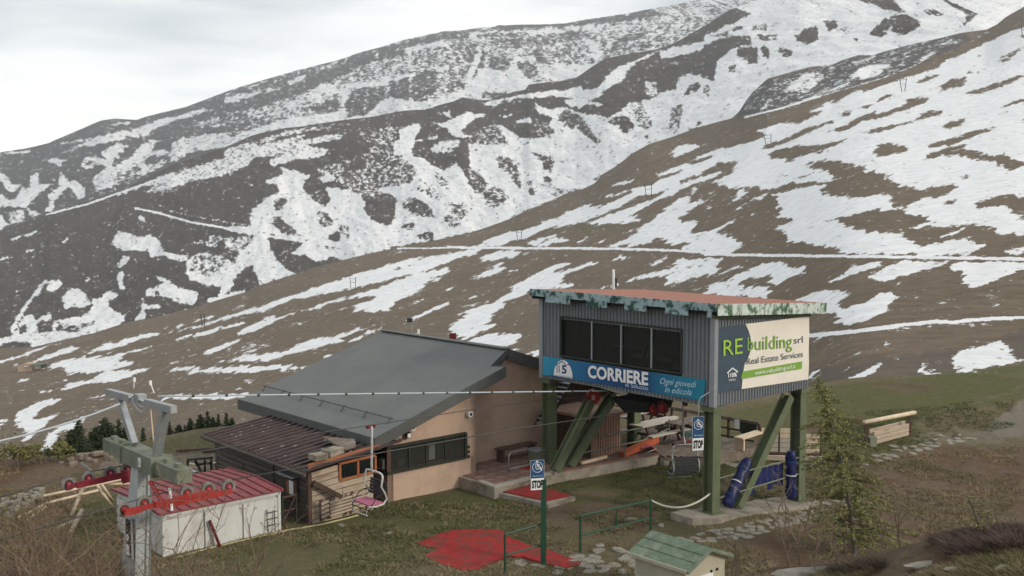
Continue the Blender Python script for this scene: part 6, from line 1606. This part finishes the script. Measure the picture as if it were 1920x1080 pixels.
# pale plank wind-break and bench
wb0 = G(1426,849,0); wb1 = G(1537,852,0); wd = (wb1-wb0).normalized(); wl = (wb1-wb0).length
t = thing('plank_windbreak', 'pale plank windbreak fence between the right-hand stilts', 'fence', wb0, math.atan2(wd.y, wd.x))
for seg, (a, b) in enumerate(((0,.3),(.32,.64),(.66,1))):
    for r in range(5 if seg < 2 else 4):
        z = .12+r*.185; MB().box((wl*(a+b)/2, random.uniform(-.01,.01), z), (wl*(b-a)-.02, .035, .155 if r < 4 else .17)).build('plank', M_palewood if r > 2 or seg == 2 else M_bleach, t, local=True)
for a in (.0,.31,.65,1): MB().box((wl*a, .05, .47), (.08,.08,.98)).build('post', M_brownwood, t, local=True)
bench(1405, 838, .33, 'pale plank bench at the right end of the terrace', M_palewood, L=1.6, rot=.1)
for i, (a, b, m, lab) in enumerate((((1345,857),(1412,844),M_brownwood,'dark timber edging board at the terrace corner'),((1432,858),(1546,860),M_logwood,'long pale timber sleeper in front of the windbreak'),((1432,851),(1540,855),M_brownwood,'dark timber sleeper at the foot of the windbreak'))):
    o = MB().bar(G(*a,.07), G(*b,.07), .14, .16).build('timber_edging', m); tag(o, lab, 'timber')
# log bench to the right
lp0, lp1 = GG(1624,838), GG(1704,818); tl_ = lp1-lp0
t = thing('log_trough', 'log hitching rail above a plank trough on the meadow', 'log rail', lp0, 0)
def gv(p, px_, py_): r = ray(px_, py_); return Vector((p.x, p.y, CAMZ+r[2]*p.y/r[1]))
ta, tb = gv(lp0,1624,793), gv(lp1,1703,778)
MB().bar(lp0-UP*.1, ta, .13, .13, up=(0,1,0)).build('post', M_brownwood, t); MB().bar(lp1-UP*.1, tb, .13, .13, up=(0,1,0)).build('post', M_brownwood, t)
dl = (tb-ta).normalized(); MB().tube([ta-dl*.2+UP*.04, tb+dl*.45+UP*.06], .085, 10).build('top_log', M_palewood, t, smooth=True)
for k in range(3):
    for off in (0, .5): a = lp0.lerp(lp1,.16)+UP*(.1+.17*k)+Vector((0,off,0))-dl.cross(UP)*.0; b = lp1+UP*(.1+.17*k)+Vector((0,off,0)); MB().bar(a, b, .07, .15).build('plank', M_logwood, t)
MB().box(lp0+dl*.28+UP*.2+Vector((0,-.05,0)), (.35,.35,.38), .4).build('grey_box', M_olive, t)
# ================================================================== PUMP HUT (bottom)
e_ = [P(1288,1072,22.3)]; E0 = e_[0]
def hb(px_, py_, o, d): return hit(o, d, px_, py_)
Er = hb(1372,1042,E0,S); ws_ = sdist(E0, Er, S); El = hb(1178,1031,E0,F); lf_ = sdist(E0, El, F); ze = (E0.z+Er.z+El.z)/3; ap = hb(1334,1044,E0,S); zr_ = ap.z
ph = thing('pump_hut', 'small cream hut with a mossy green gabled roof at the bottom edge', 'hut', (E0.x, E0.y, 0), AXZ)
def hp(s, f, z): q = E0+S*s+F*f; return Vector((q.x, q.y, z))
half_w = ws_/2; zr_ = max(zr_, ze+.35)
MB().prism([hp(-.02,-.02,ze), hp(half_w,-.02,zr_), hp(half_w,lf_,zr_), hp(-.02,lf_,ze)], (0,0,-.05), (0,0,0)).build('roof_slope', M_coppergreen, ph)
MB().prism([hp(half_w+.002,-.02,zr_), hp(ws_+.02,-.02,ze), hp(ws_+.02,lf_,ze), hp(half_w+.002,lf_,zr_)], (0,0,-.05), (0,0,0)).build('roof_slope', M_coppergreen, ph)
for k in (1,2): MB().bar(hp(half_w*k/3,-.02,ze+(zr_-ze)*k/3+.01), hp(half_w*k/3,lf_,ze+(zr_-ze)*k/3+.01), .03, .02).build('roof_seam', M_coppergreen, ph)
MB().bar(hp(-.03,-.05,ze-.03), hp(half_w,-.05,zr_-.03), .03, .08).build('barge_board', M_coppergreen, ph); MB().bar(hp(half_w,-.05,zr_-.03), hp(ws_+.03,-.05,ze-.03), .03, .08).build('barge_board', M_coppergreen, ph)
MB().bar(hp(-.03,-.03,ze-.03), hp(-.03,lf_+.02,ze-.03), .03, .08).build('eave_board', M_cream, ph)
MB().prism([hp(.1,.12,-.3), hp(ws_-.1,.12,-.3), hp(ws_-.1,.12,ze-.06), hp(half_w,.12,zr_-.09), hp(.1,.12,ze-.06)], (0,0,0), F*(lf_-.24)).build('hut_wall', M_cream, ph)
for s_, z_ in ((.62,.3),(.75,.3)): MB().box(hp(ws_*s_,.1,ze-.28), (.05,.03,.05), AXZ).build('vent_hole', M_black, ph)
MB().box(hp(ws_*.5,.1,ze-.7), (.5,.03,.8), AXZ).build('door_panel', M_white, ph)

# ================================================================== SKI TOWS, FAR HUT
vis = (K == 1)
def thit(px_, py_, k=1):
    d = (PX0-px_)**2+(PY0-py_)**2+np.where(K == k, 0, 1e9)+np.where(Yw > 5, 0, 1e9); i = np.unravel_index(np.argmin(d), d.shape); return Vector((Xw[i], Yw[i], Zz[i]))
rowsT = [((656,520,658,543),(667,520,666,544),'ski tow pylon pair above the grey roof on the lower slope'),((376,588,379,613),(384,589,383,613),'ski tow pylon pair farthest left on the lower slope'),
 ((967,427,971,449),(979,428,977,448),'ski tow pylon pair just above the snowy road in the middle'),((1209,346,1212,369),(1222,344,1221,369),'ski tow pylon pair third from the top right'),
 ((1432,252,1437,271),(1446,251,1445,270),'ski tow pylon pair second from the top right'),((1687,148,1691,171),(1700,146,1696,171),'ski tow pylon pair on the upper right snowfield'),((1915,48,1917,66),(1926,46,1924,66),'ski tow pylon at the very top right edge')]
for a, b, lab in rowsT:
    c = thit((a[2]+b[2])/2, (a[3]+b[3])/2); t = thing('ski_tow_pylon', lab, 'ski tow pylon', c, 0, 'ski tow pylons up the slope'); Y_ = c.y
    q = [P(a[2],a[3]+2,Y_), P(a[0],a[1],Y_), P(b[2],b[3]+2,Y_), P(b[0],b[1],Y_)]; w = Y_*.55/FPX
    MB().tube([q[0], q[1]], w*1.1, 6).build('leg', M_frame, t); MB().tube([q[2], q[3]], w*1.1, 6).build('leg', M_frame, t)
    for u in (.62,.9): MB().tube([q[0].lerp(q[1],u), q[2].lerp(q[3],u)], w*.6, 5).build('cross_arm', M_frame, t)
c = thit(48, 696); t = thing('valley_hut', 'tiny pinkish hut with a pale gable far away on the left slope', 'hut', c, .2); Y_ = c.y; u = Y_/FPX
a = P(33,693,Y_); b = P(60,692,Y_); w_ = b.x-a.x; h_ = 9*u
MB().prism([a+UP*-1.5, b+UP*-1.5, b+UP*h_, (a+b)/2+UP*(h_+2.2*u), a+UP*h_*.7], (0,0,0), (0,6,0)).build('hut_wall', M_pink, t)
MB().box((a+b)/2+Vector((w_*.12,-.3,h_*.45)), (w_*.22,.3,h_*.5)).build('round_window', M_wprint, t); MB().box((a+b)/2+Vector((w_*.12,-.5,h_*.42)), (w_*.1,.3,h_*.25)).build('door', M_dark, t)
MB().box(P(71,684,Y_), (20*u, 4, 4*u)).build('side_roof', M_coppergreen, t); MB().box(P(82,686,Y_), (4*u, 4, 6*u)).build('dark_gable', M_frame, t)

# ================================================================== POLES AND CLUTTER ON THE LEFT
def pole(a, b, r, m, lab, cat='pole', nm='wooden_pole'): o = MB().tube([a, b], r, 7).build(nm, m, smooth=True); tag(o, lab, cat)
pole(G(82,930,.5), G(250,894,.6), .045, M_palewood, 'pale pole, upper of two long rails behind the far sheave train')
pole(G(85,944,.35), G(185,919,.5), .045, M_palewood, 'pale pole, lower left rail beside the rubble heap')
pole(G(150,908,.6), G(256,907,.3), .04, M_palewood, 'short pale pole crossing behind the pylon shaft')
pole(G(28,974,.1), G(84,946,.35), .045, M_palewood, 'pale pole sloping down to the left edge')
pole(G(48,978,.1), G(86,950,.3), .04, M_palewood, 'second pale pole sloping beside the rubble heap')
pole(G(180,907,.9), G(212,952,.1), .045, M_palewood, 'slanting pale pole left of the pylon shaft')
pole(G(192,910,.9), G(212,940,.2), .04, M_palewood, 'second slanting pale pole against the red-roofed hut')
pole(G(156,913,.6), G(134,968,0), .06, M_logwood, 'weathered grey log leaning down towards the shrubs')
pole(G(154,957,.3), G(131,1002,0), .07, M_logwood, 'short thick grey log with green lichen lying on the grass')
pole(G(100,992,.05), G(150,972,.2), .04, M_logwood, 'thin grey branch lying by the logs')
t = thing('trestle', 'dark broken trestle with pale boards behind the red-roofed hut', 'trestle', G(375,882,0), 0)
for a, b in (((352,862,.9),(352,884,0)),((396,862,.9),(396,886,0)),((352,862,.9),(398,858,1.0)),((366,864,.8),(380,890,0)),((384,864,.8),(384,890,0)),((356,872,.5),(398,868,.6))): MB().bar(G(*a), G(*b), .07, .07).build('bar', M_frame, t)
for a, b in (((354,872,.55),(372,874,.5)),((396,872,.4),(404,870,.4)),((352,882,.1),(368,888,.1))): MB().bar(G(*a), G(*b), .14, .12).build('board', M_palewood if a[1] < 880 else M_galv, t)
for i, (a, b, lab) in enumerate((((330,850,.0),(406,846,.0),'long dark rail lying on the grass behind the shack'),((380,852,.0),(406,850,.0),'short dark beam beside the shack corner'))): o = MB().bar(G(*a)+UP*.08, G(*b)+UP*.08, .08, .12).build('timber_rail', M_brownwood); tag(o, lab, 'rail')

# ================================================================== TREES AND SHRUBS
def leafmat(name, c1, c2):
    m = mat(name, c1, .9, 0, .25, 1.5, c2, .4, .62, coord='Object'); return m
M_spruce = leafmat('spruce_needles', (.026,.045,.022), (.045,.062,.028)); M_larch = leafmat('larch_needles', (.17,.18,.06), (.22,.21,.08)); M_olivebush = leafmat('spring_buds', (.17,.15,.05), (.11,.12,.04))
M_bark = mat('grey_bark', (.13,.11,.09), .95, 0, .25, 8); M_twig = mat('reddish_twigs', (.16,.11,.08), .9, 0, .35, 2, (.24,.18,.12), .5, .65); M_birch = mat('pale_bark', (.35,.32,.27), .9, 0, .2, 6)
def clump(mb, p, d, size, rr, n=3):
    for _ in range(n):
        a = Vector((rr.gauss(0,1), rr.gauss(0,1), rr.gauss(0,.6))).normalized(); b = a.cross(Vector((rr.gauss(0,1), rr.gauss(0,1), rr.gauss(0,1)))).normalized()
        k = size*rr.uniform(.6,1.2); q = p+Vector((rr.gauss(0,.4), rr.gauss(0,.4), rr.gauss(0,.3)))*size
        mb.add([q-a*k*.5, q+b*k*.28, q+a*k*.5, q-b*k*.28], [(0,1,2,3)])
def conifer(name, m, H, R, seed, levels, dens, size, droop=.25, low=.05, sparse=1., lean=(0,0), lab='', loc=(0,0,0), cat='tree', group=None, trunkr=None, mt=None, power=.8):
    rr = random.Random(seed); t = thing(name, lab, cat, loc, 0, group); cr = MB(); tr = MB()
    tr.tube([(lean[0]*(i/8)**1.5, lean[1]*(i/8)**1.5, H*i/8) for i in range(9)], trunkr or H*.018, 7, r2=.01)
    for i in range(levels):
        u = low+(1-low)*(i+rr.random())/levels; z = H*u; c = Vector((lean[0]*u**1.5, lean[1]*u**1.5, z)); L = R*(1-u)**power*rr.uniform(.55,1.1)+.05
        nb = 1 if sparse < 1 else 2
        for _ in range(nb):
            a = rr.random()*6.283; dr = Vector((math.cos(a), math.sin(a), 0)); e = c+dr*L-UP*L*droop+UP*rr.uniform(-.05,.1)*L
            tr.tube([c, c.lerp(e,.5)+UP*L*.06, e], max(.004,.012*L), 3, r2=.003, cap=False)
            k = max(2, int(L*dens))
            for j in range(k):
                w = (j+rr.random())/k
                if w < .12: continue
                clump(cr, c.lerp(e, w)+UP*L*.08*math.sin(w*3), dr, size*(1-.3*w), rr)
    cr.build('crown', m, t, local=True); tr.build('trunk', mt or M_bark, t, local=True); return t
protos = [conifer('spruce', M_spruce, 4.2, (1.5,2.1,1.75,2.5)[i], 40+i, (110,90,70,100)[i], 12, (.2,.26,.22,.24)[i], low=.02, power=(.95,.8,1.15,.7)[i], lab='x', group='small spruces beyond the meadow edge') for i in range(4)]
def placetree(i, proto, px_, ytop, D_, depth_z, sc=1, lab=''):
    top = P(px_, ytop, D_); o = proto if i < 0 else copy_tree(proto); s = (top.z-depth_z)/4.2
    o.location = (top.x, top.y, depth_z); o.scale = (s*sc, s*sc, s); o.rotation_euler = (0,0,random.random()*6.28); o['label'] = lab; return o
spots = [(318,791,52,1,'spruce just right of the pylon portal, leftmost of the row'),(335,796,52,1.2,'short broad spruce second in the row behind the hut'),(346,797,51,1,'lowest little spruce in the row behind the hut'),(357,784,53,1,'pointed spruce in front of brown slope, fourth in the row'),
 (376,777,52,1.15,'broad dark spruce in the middle of the row'),(389,771,52,1,'tallest spruce of the row left of the shack roof'),(399,782,51,.9,'small spruce tucked beside the tallest one'),(409,776,53,1,'slim spruce second from the right end of the row'),(424,774,53,1.2,'spruce near the shack roof corner with full crown'),(435,784,53,1.1,'last yellowish spruce at the right end of the row'),
 (147,786,45,1.3,'large dark spruce beside the pale snow patch on the left'),(135,806,44,1.2,'low dark spruce left of the large one'),(196,784,46,1.2,'tall spruce left of the pylon leg'),(222,787,46,1.1,'spruce partly behind the left pylon leg'),(178,802,44,1.5,'bushy dark spruce between two taller ones'),(210,800,44,1.3,'bushy spruce directly above the crossbeam end'),(112,822,43,1.3,'small dark spruce under the snow streaks'),(236,800,45,1.2,'spruce seen between the pylon legs'),(268,802,47,1.1,'small spruce under the pylon cap beam'),(90,840,42,1.4,'lowest dark bushy spruce near the left edge')]
used = set()
for i, (x, yt, D_, w_, lab) in enumerate(spots):
    pr = (i*3+i//4) % 4; placetree(-1 if pr not in used else i, protos[pr], x, yt, (42.8 if x > 300 else 41 if x > 150 else 39.5)+(D_-45)*.12, -.9 if x > 300 else -1.2, w_, lab); used.add(pr)
# larch in front
lb = GG(1602,1040); Dl = lb.y; lt = P(1537,712,Dl)
conifer('larch_tree', M_larch, lt.z-lb.z, 1.7, 5, 190, 28, .095, droop=.16, low=.07, sparse=.5, lean=(lt.x-lb.x, .2), lab='young yellow-green larch tree with sparse crown in front of the path', loc=lb, trunkr=.075, power=.62)
lb = GG(1838,1012); lt = P(1812,925,lb.y)
conifer('young_larch', M_larch, lt.z-lb.z, .4, 9, 30, 14, .045, droop=-.1, low=.1, sparse=.5, lean=(lt.x-lb.x, 0), lab='thin little larch sapling above the heather at the right', loc=lb, trunkr=.025, cat='sapling')
def shrub(name, seed, H, spread, nst, lab, loc, cat='shrub', m=None, depth=4, leaf=None, r0=.022, group=None, up=.5, ls=.04):
    rr = random.Random(seed); t = thing(name, lab, cat, loc, 0, group); mb = MB(); lf = MB()
    def grow(p, d, L, r, k):
        if k == 0 or r < .002: 
            if leaf: clump(lf, p, d, ls, rr, 2)
            return
        q = p+d*L*.5+Vector((rr.gauss(0,.05),rr.gauss(0,.05),rr.gauss(0,.04)))*L; e = q+(d+Vector((rr.gauss(0,.22),rr.gauss(0,.22),rr.gauss(0,.12)))).normalized()*L*.5
        mb.tube([p, q, e], r, 3, r2=r*.6, cap=False)
        for _ in range(rr.choice((2,2,3))): 
            nd = (d+Vector((rr.gauss(0,.55),rr.gauss(0,.55),rr.gauss(.05,.35)))).normalized(); grow(e if rr.random() < .6 else q, nd, L*rr.uniform(.55,.8), r*.62, k-1)
    for _ in range(nst):
        a = rr.random()*6.28; d = Vector((math.cos(a)*spread, math.sin(a)*spread, 1)).normalized(); grow(Vector((rr.gauss(0,.15), rr.gauss(0,.15), -.05)), d, H*.38, r0, depth)
    mb.build('branches', m or M_twig, t, local=True)
    if leaf and lf.v: lf.build('buds', leaf, t, local=True)['kind'] = 'stuff'
    return t
labs = ['at the far left edge','behind the first one at the left edge','above the pale stone on the left','in front of the rubble heap','below the leaning logs','left of the pylon shaft','just right of the pylon foot','right of the pylon shaft','in front of the white hut wall','spreading across the white hut','by the leaning red stake','low in the bottom left corner','rising from the bottom edge at left','lowest in front of the white hut']
for i, (px_, D_, H) in enumerate([(15,20,2.7),(60,21,2.1),(45,18,2.4),(95,20,2.3),(130,19,1.9),(150,20,1.7),(300,18.5,1.6),(285,19,2.2),(335,19,3.3),(385,19.5,3.0),(430,21,2.2),(30,16.5,3.4),(110,17,3.2),(345,17.5,2.0)]):
    r_ = ray(px_, 900); x_ = r_[0]/r_[1]*D_; H *= 1.5
    shrub('bare_shrub', 60+i, H, .45, 8 if px_ < 260 else 3, 'leafless reddish twiggy shrub '+labs[i], (x_, D_, float(ground_h(x_, D_))), depth=5, r0=.027 if px_ < 260 else .026, group='bare shrubs at the bottom left', leaf=M_olivebush if i % 3 == 0 else None)
for i, (px_, py_, H, st_, lab) in enumerate([(1478,1062,1.5,2,'thin bare sapling left of the long grey stone'),(1520,1058,1.2,2,'thin bare sapling behind the long grey stone'),(1505,1064,1.6,1,'upright bare stem above the long grey stone'),(1400,1075,1.0,2,'bare twig near the green pump hut corner'),(1680,1025,.9,2,'thin bare twig above the heather right of the larch'),(1662,1028,.7,1,'short bare twig close to the heather strip'),(1905,930,2.2,1,'slender bare sapling at the right edge'),(1556,1068,1.0,3,'low olive bush at the foot of the larch'),(1380,1068,.8,3,'small dry bush beside the pump hut')]):
    p = GG(px_, py_); shrub('bare_sapling', 90+i, H, .15, st_, lab, p, cat='sapling', depth=4, r0=.014, leaf=M_olivebush if 'bush' in lab else None)
for i, (px_, yt, D_, lab) in enumerate([(12,808,43,'pale-trunked birch at the far left beyond the slope edge'),(131,822,41,'pale-trunked birch in front of the dark spruces'),(168,812,43,'crooked pale birch left of the pylon')]):
    top = P(px_, yt, D_); shrub('birch', 120+i, (top.z+2.2)*1.0+.9, .12, 1, lab, (top.x, top.y, -2.6), cat='tree', m=M_birch, depth=4, r0=.05, leaf=M_olivebush, ls=.14)
for i, (px_, py_, H) in enumerate([(40,872,1.0),(75,868,.9),(20,880,1.1),(110,864,.8)]):
    p = GG(px_, py_); shrub('budding_shrub', 140+i, H, .6, 7, ['yellowish budding shrub left of the rubble','low yellowish budding shrub in front of the birches','yellowish budding shrub nearest the left edge','small budding shrub below the dark spruces'][i], p, depth=4, leaf=M_olivebush, ls=.12, r0=.014)
for i, (px_, D_, H) in enumerate([(8,27,1.6),(40,25,1.9),(72,26.5,1.5),(100,24,1.8),(128,26,1.3),(150,24.5,1.5),(178,23.5,1.4),(60,29,1.2),(18,23.5,2.2),(118,22.5,1.9),(170,23.5,1.2),(88,22,2.3)]):
    r_ = ray(px_, 950); x_ = r_[0]/r_[1]*D_
    shrub('dense_shrub', 170+i, H, .8, 9, 'tangled reddish-brown shrub '+['below the rubble heap at the left edge','in the left shrub tangle under the poles','beside the short grey log','low in the middle of the left tangle','just under the leaning logs','on the green patch left of the pylon','closest to the pylon foot on the left','right under the pale poles','tallest at the left edge','broad and low in the left foreground','hard against the pylon shaft','tall and central in the left foreground'][i], (x_, D_, float(ground_h(x_, D_))), depth=5, r0=.021, group='tangled shrubs on the left', leaf=M_olivebush if i % 4 == 0 else None)
for i, (px_, yt, D_) in enumerate([(158,806,41.5),(184,812,41),(250,808,42),(284,806,42.5),(305,812,42.5),(60,826,40)]):
    top = P(px_, yt, D_); shrub('budding_tree', 200+i, (top.z+1.2)*.95, .3, 4, 'greenish-yellow budding tree '+['between the two tallest left spruces','right of the tall left spruces','seen between the portal legs','just right of the portal leg','left of the row of small spruces','behind the yellowish shrubs at the left'][i], (top.x, top.y, -1.2), cat='tree', m=M_birch, depth=5, r0=.03, leaf=M_olivebush, ls=.1)
# boulders and the long stone in front
def boulder(px_, py_, L, W, H, rz_, lab, m=None, nm='boulder'):
    p = GG(px_, py_); mb = MB(); rr = random.Random(px_); n, k = 14, 7; v = []
    for i in range(k+1):
        th_ = math.pi*i/k
        for j in range(n):
            a = 2*math.pi*j/n; q = 1+rr.uniform(-.12,.12); v.append((L/2*math.sin(th_)*math.cos(a)*q*(1 if abs(math.cos(a)) < .9 else 1.05), W/2*math.sin(th_)*math.sin(a)*q, H*math.cos(th_)*q*.8))
    mb.add(v, [(i*n+j, i*n+(j+1) % n, (i+1)*n+(j+1) % n, (i+1)*n+j) for i in range(k) for j in range(n)])
    o = mb.build(nm, m or M_stone, smooth=False); o.location = p; o.rotation_euler = (0,0,rz_); tag(o, lab, 'stone'); return o
boulder(1520,1076,1.0,.22,.09,.12,'long pale grey stone lying like a log at the bottom', mat('lichen_stone', (.2,.19,.17), .95, 0, .25, 9, (.18,.17,.13), .5, .6, bump=.6, bscale=20))
boulder(1735,1062,.5,.16,.04,.25,'flat grey stone half buried below the heather strip'); boulder(1795,1070,.3,.14,.04,.1,'small pale stone in the bottom right grass'); boulder(1885,1072,.25,.14,.05,.5,'pale stone in the bottom right corner')
boulder(35,1030,.5,.3,.08,.2,'pale flat stone among the shrubs at the lower left')
for i, (x, y, lab) in enumerate(((1185,975,'small white stone left of the handrail foot'),(730,1000,'pale stone on the grass below the hanging chair'),(1240,985,'flat stone at the foot of the middle handrail'),(640,985,'small pale stone in front of the shack'))): boulder(x, y, .35, .2, .05, i*.7, lab)
# grass tufts and heather
KEEP = [[(G(x,y,0).x, G(x,y,0).y) for x,y in mp_], [(p.x,p.y) for p in core], [(p.x,p.y) for p in sq], [(hp(a,b,0).x, hp(a,b,0).y) for a,b in ((0,0),(ws_,0),(ws_,lf_),(0,lf_))], [((A0+S*a+F*b).x,(A0+S*a+F*b).y) for a,b in ((-1.1,-.6),(5.6,-.6),(5.6,.6),(-1.1,.6))], pp]
def tufts(name, n, poly, hmin, hmax, m, seed, spread=.07, w=.012, blades=5):
    rr = random.Random(seed); W_ = [GG(*p) for p in poly]; Q_ = [(p.x, p.y) for p in W_]; x0, x1 = min(q[0] for q in Q_), max(q[0] for q in Q_); y0, y1 = min(q[1] for q in Q_), max(q[1] for q in Q_)
    pts = np.array([(rr.uniform(x0,x1), rr.uniform(y0,y1)) for _ in range(n*3)]); pts = np.array([p for p in pts if inpoly(p[0], p[1], Q_)][:n])
    dens = fbm(pts[:,0]/1.4, pts[:,1]/1.4, 77, 3); pts = pts[dens > .42]; pts = np.array([p for p in pts if not any(inpoly(p[0], p[1], e) for e in KEEP)]); zz = ground_h(pts[:,0], pts[:,1]); v = []; f = []
    for (x, y), z in zip(pts, zz):
        h = rr.uniform(hmin, hmax)
        for _ in range(blades):
            a = rr.random()*6.28; ox, oy = rr.gauss(0,spread), rr.gauss(0,spread); i = len(v); v += [(x+ox-w*math.cos(a), y+oy-w*math.sin(a), z-.01), (x+ox+w*math.cos(a), y+oy+w*math.sin(a), z-.01), (x+ox*2+rr.gauss(0,.03), y+oy*2+rr.gauss(0,.03), z+h)]; f.append((i,i+1,i+2))
    mb = MB(); mb.v = v; mb.f = f; me = bpy.data.meshes.new(name); me.from_pydata(v, [], f); me.materials.append(m); o = bpy.data.objects.new(name, me); C.objects.link(o); tag(o, {'dry_grass':'dry straw-coloured grass tufts over the brown slope','green_grass':'short green grass tufts on the meadow round the stilts','heather':'dark purplish heather along the foreground bank','foreground_grass':'coarse grass on the foreground bank'}[name], name.replace('_',' ')); o['kind'] = 'stuff'; return o
M_straw = mat('straw_blades', (.24,.19,.11), .95, 0, .3, .6, (.13,.12,.05), .45, .6, coord='Object'); M_gblade = mat('green_blades', (.075,.095,.03), .95, 0, .3, .5, (.16,.14,.07), .48, .62)
M_heath = mat('heather_sprigs', (.14,.095,.08), .95, 0, .35, 1.5, (.13,.11,.065), .5, .62)
tufts('dry_grass', 22000, [(0,1075),(0,880),(200,880),(420,960),(740,945),(1000,945),(1290,990),(1530,945),(1540,850),(1910,835),(1910,1000),(1400,1075)], .03, .09, M_straw, 1, w=.017)
tufts('green_grass', 18000, [(560,1060),(560,985),(740,945),(930,930),(1240,868),(1340,868),(1560,870),(1500,840),(1560,780),(1900,750),(1900,800),(1640,850),(1540,935),(1270,975),(1000,1030),(780,1075)], .025, .07, M_gblade, 2, w=.017)
tufts('heather', 9000, [(1560,1082),(1600,1062),(1700,1032),(1800,1010),(1919,993),(1919,1025),(1800,1042),(1700,1056),(1600,1074)], .03, .09, M_heath, 3, spread=.05, blades=10, w=.008)
tufts('foreground_grass', 9000, [(1370,1130),(1450,1086),(1600,1068),(1700,1040),(1919,1006),(1919,1130)], .015, .05, M_straw, 4, blades=6, spread=.04, w=.006)
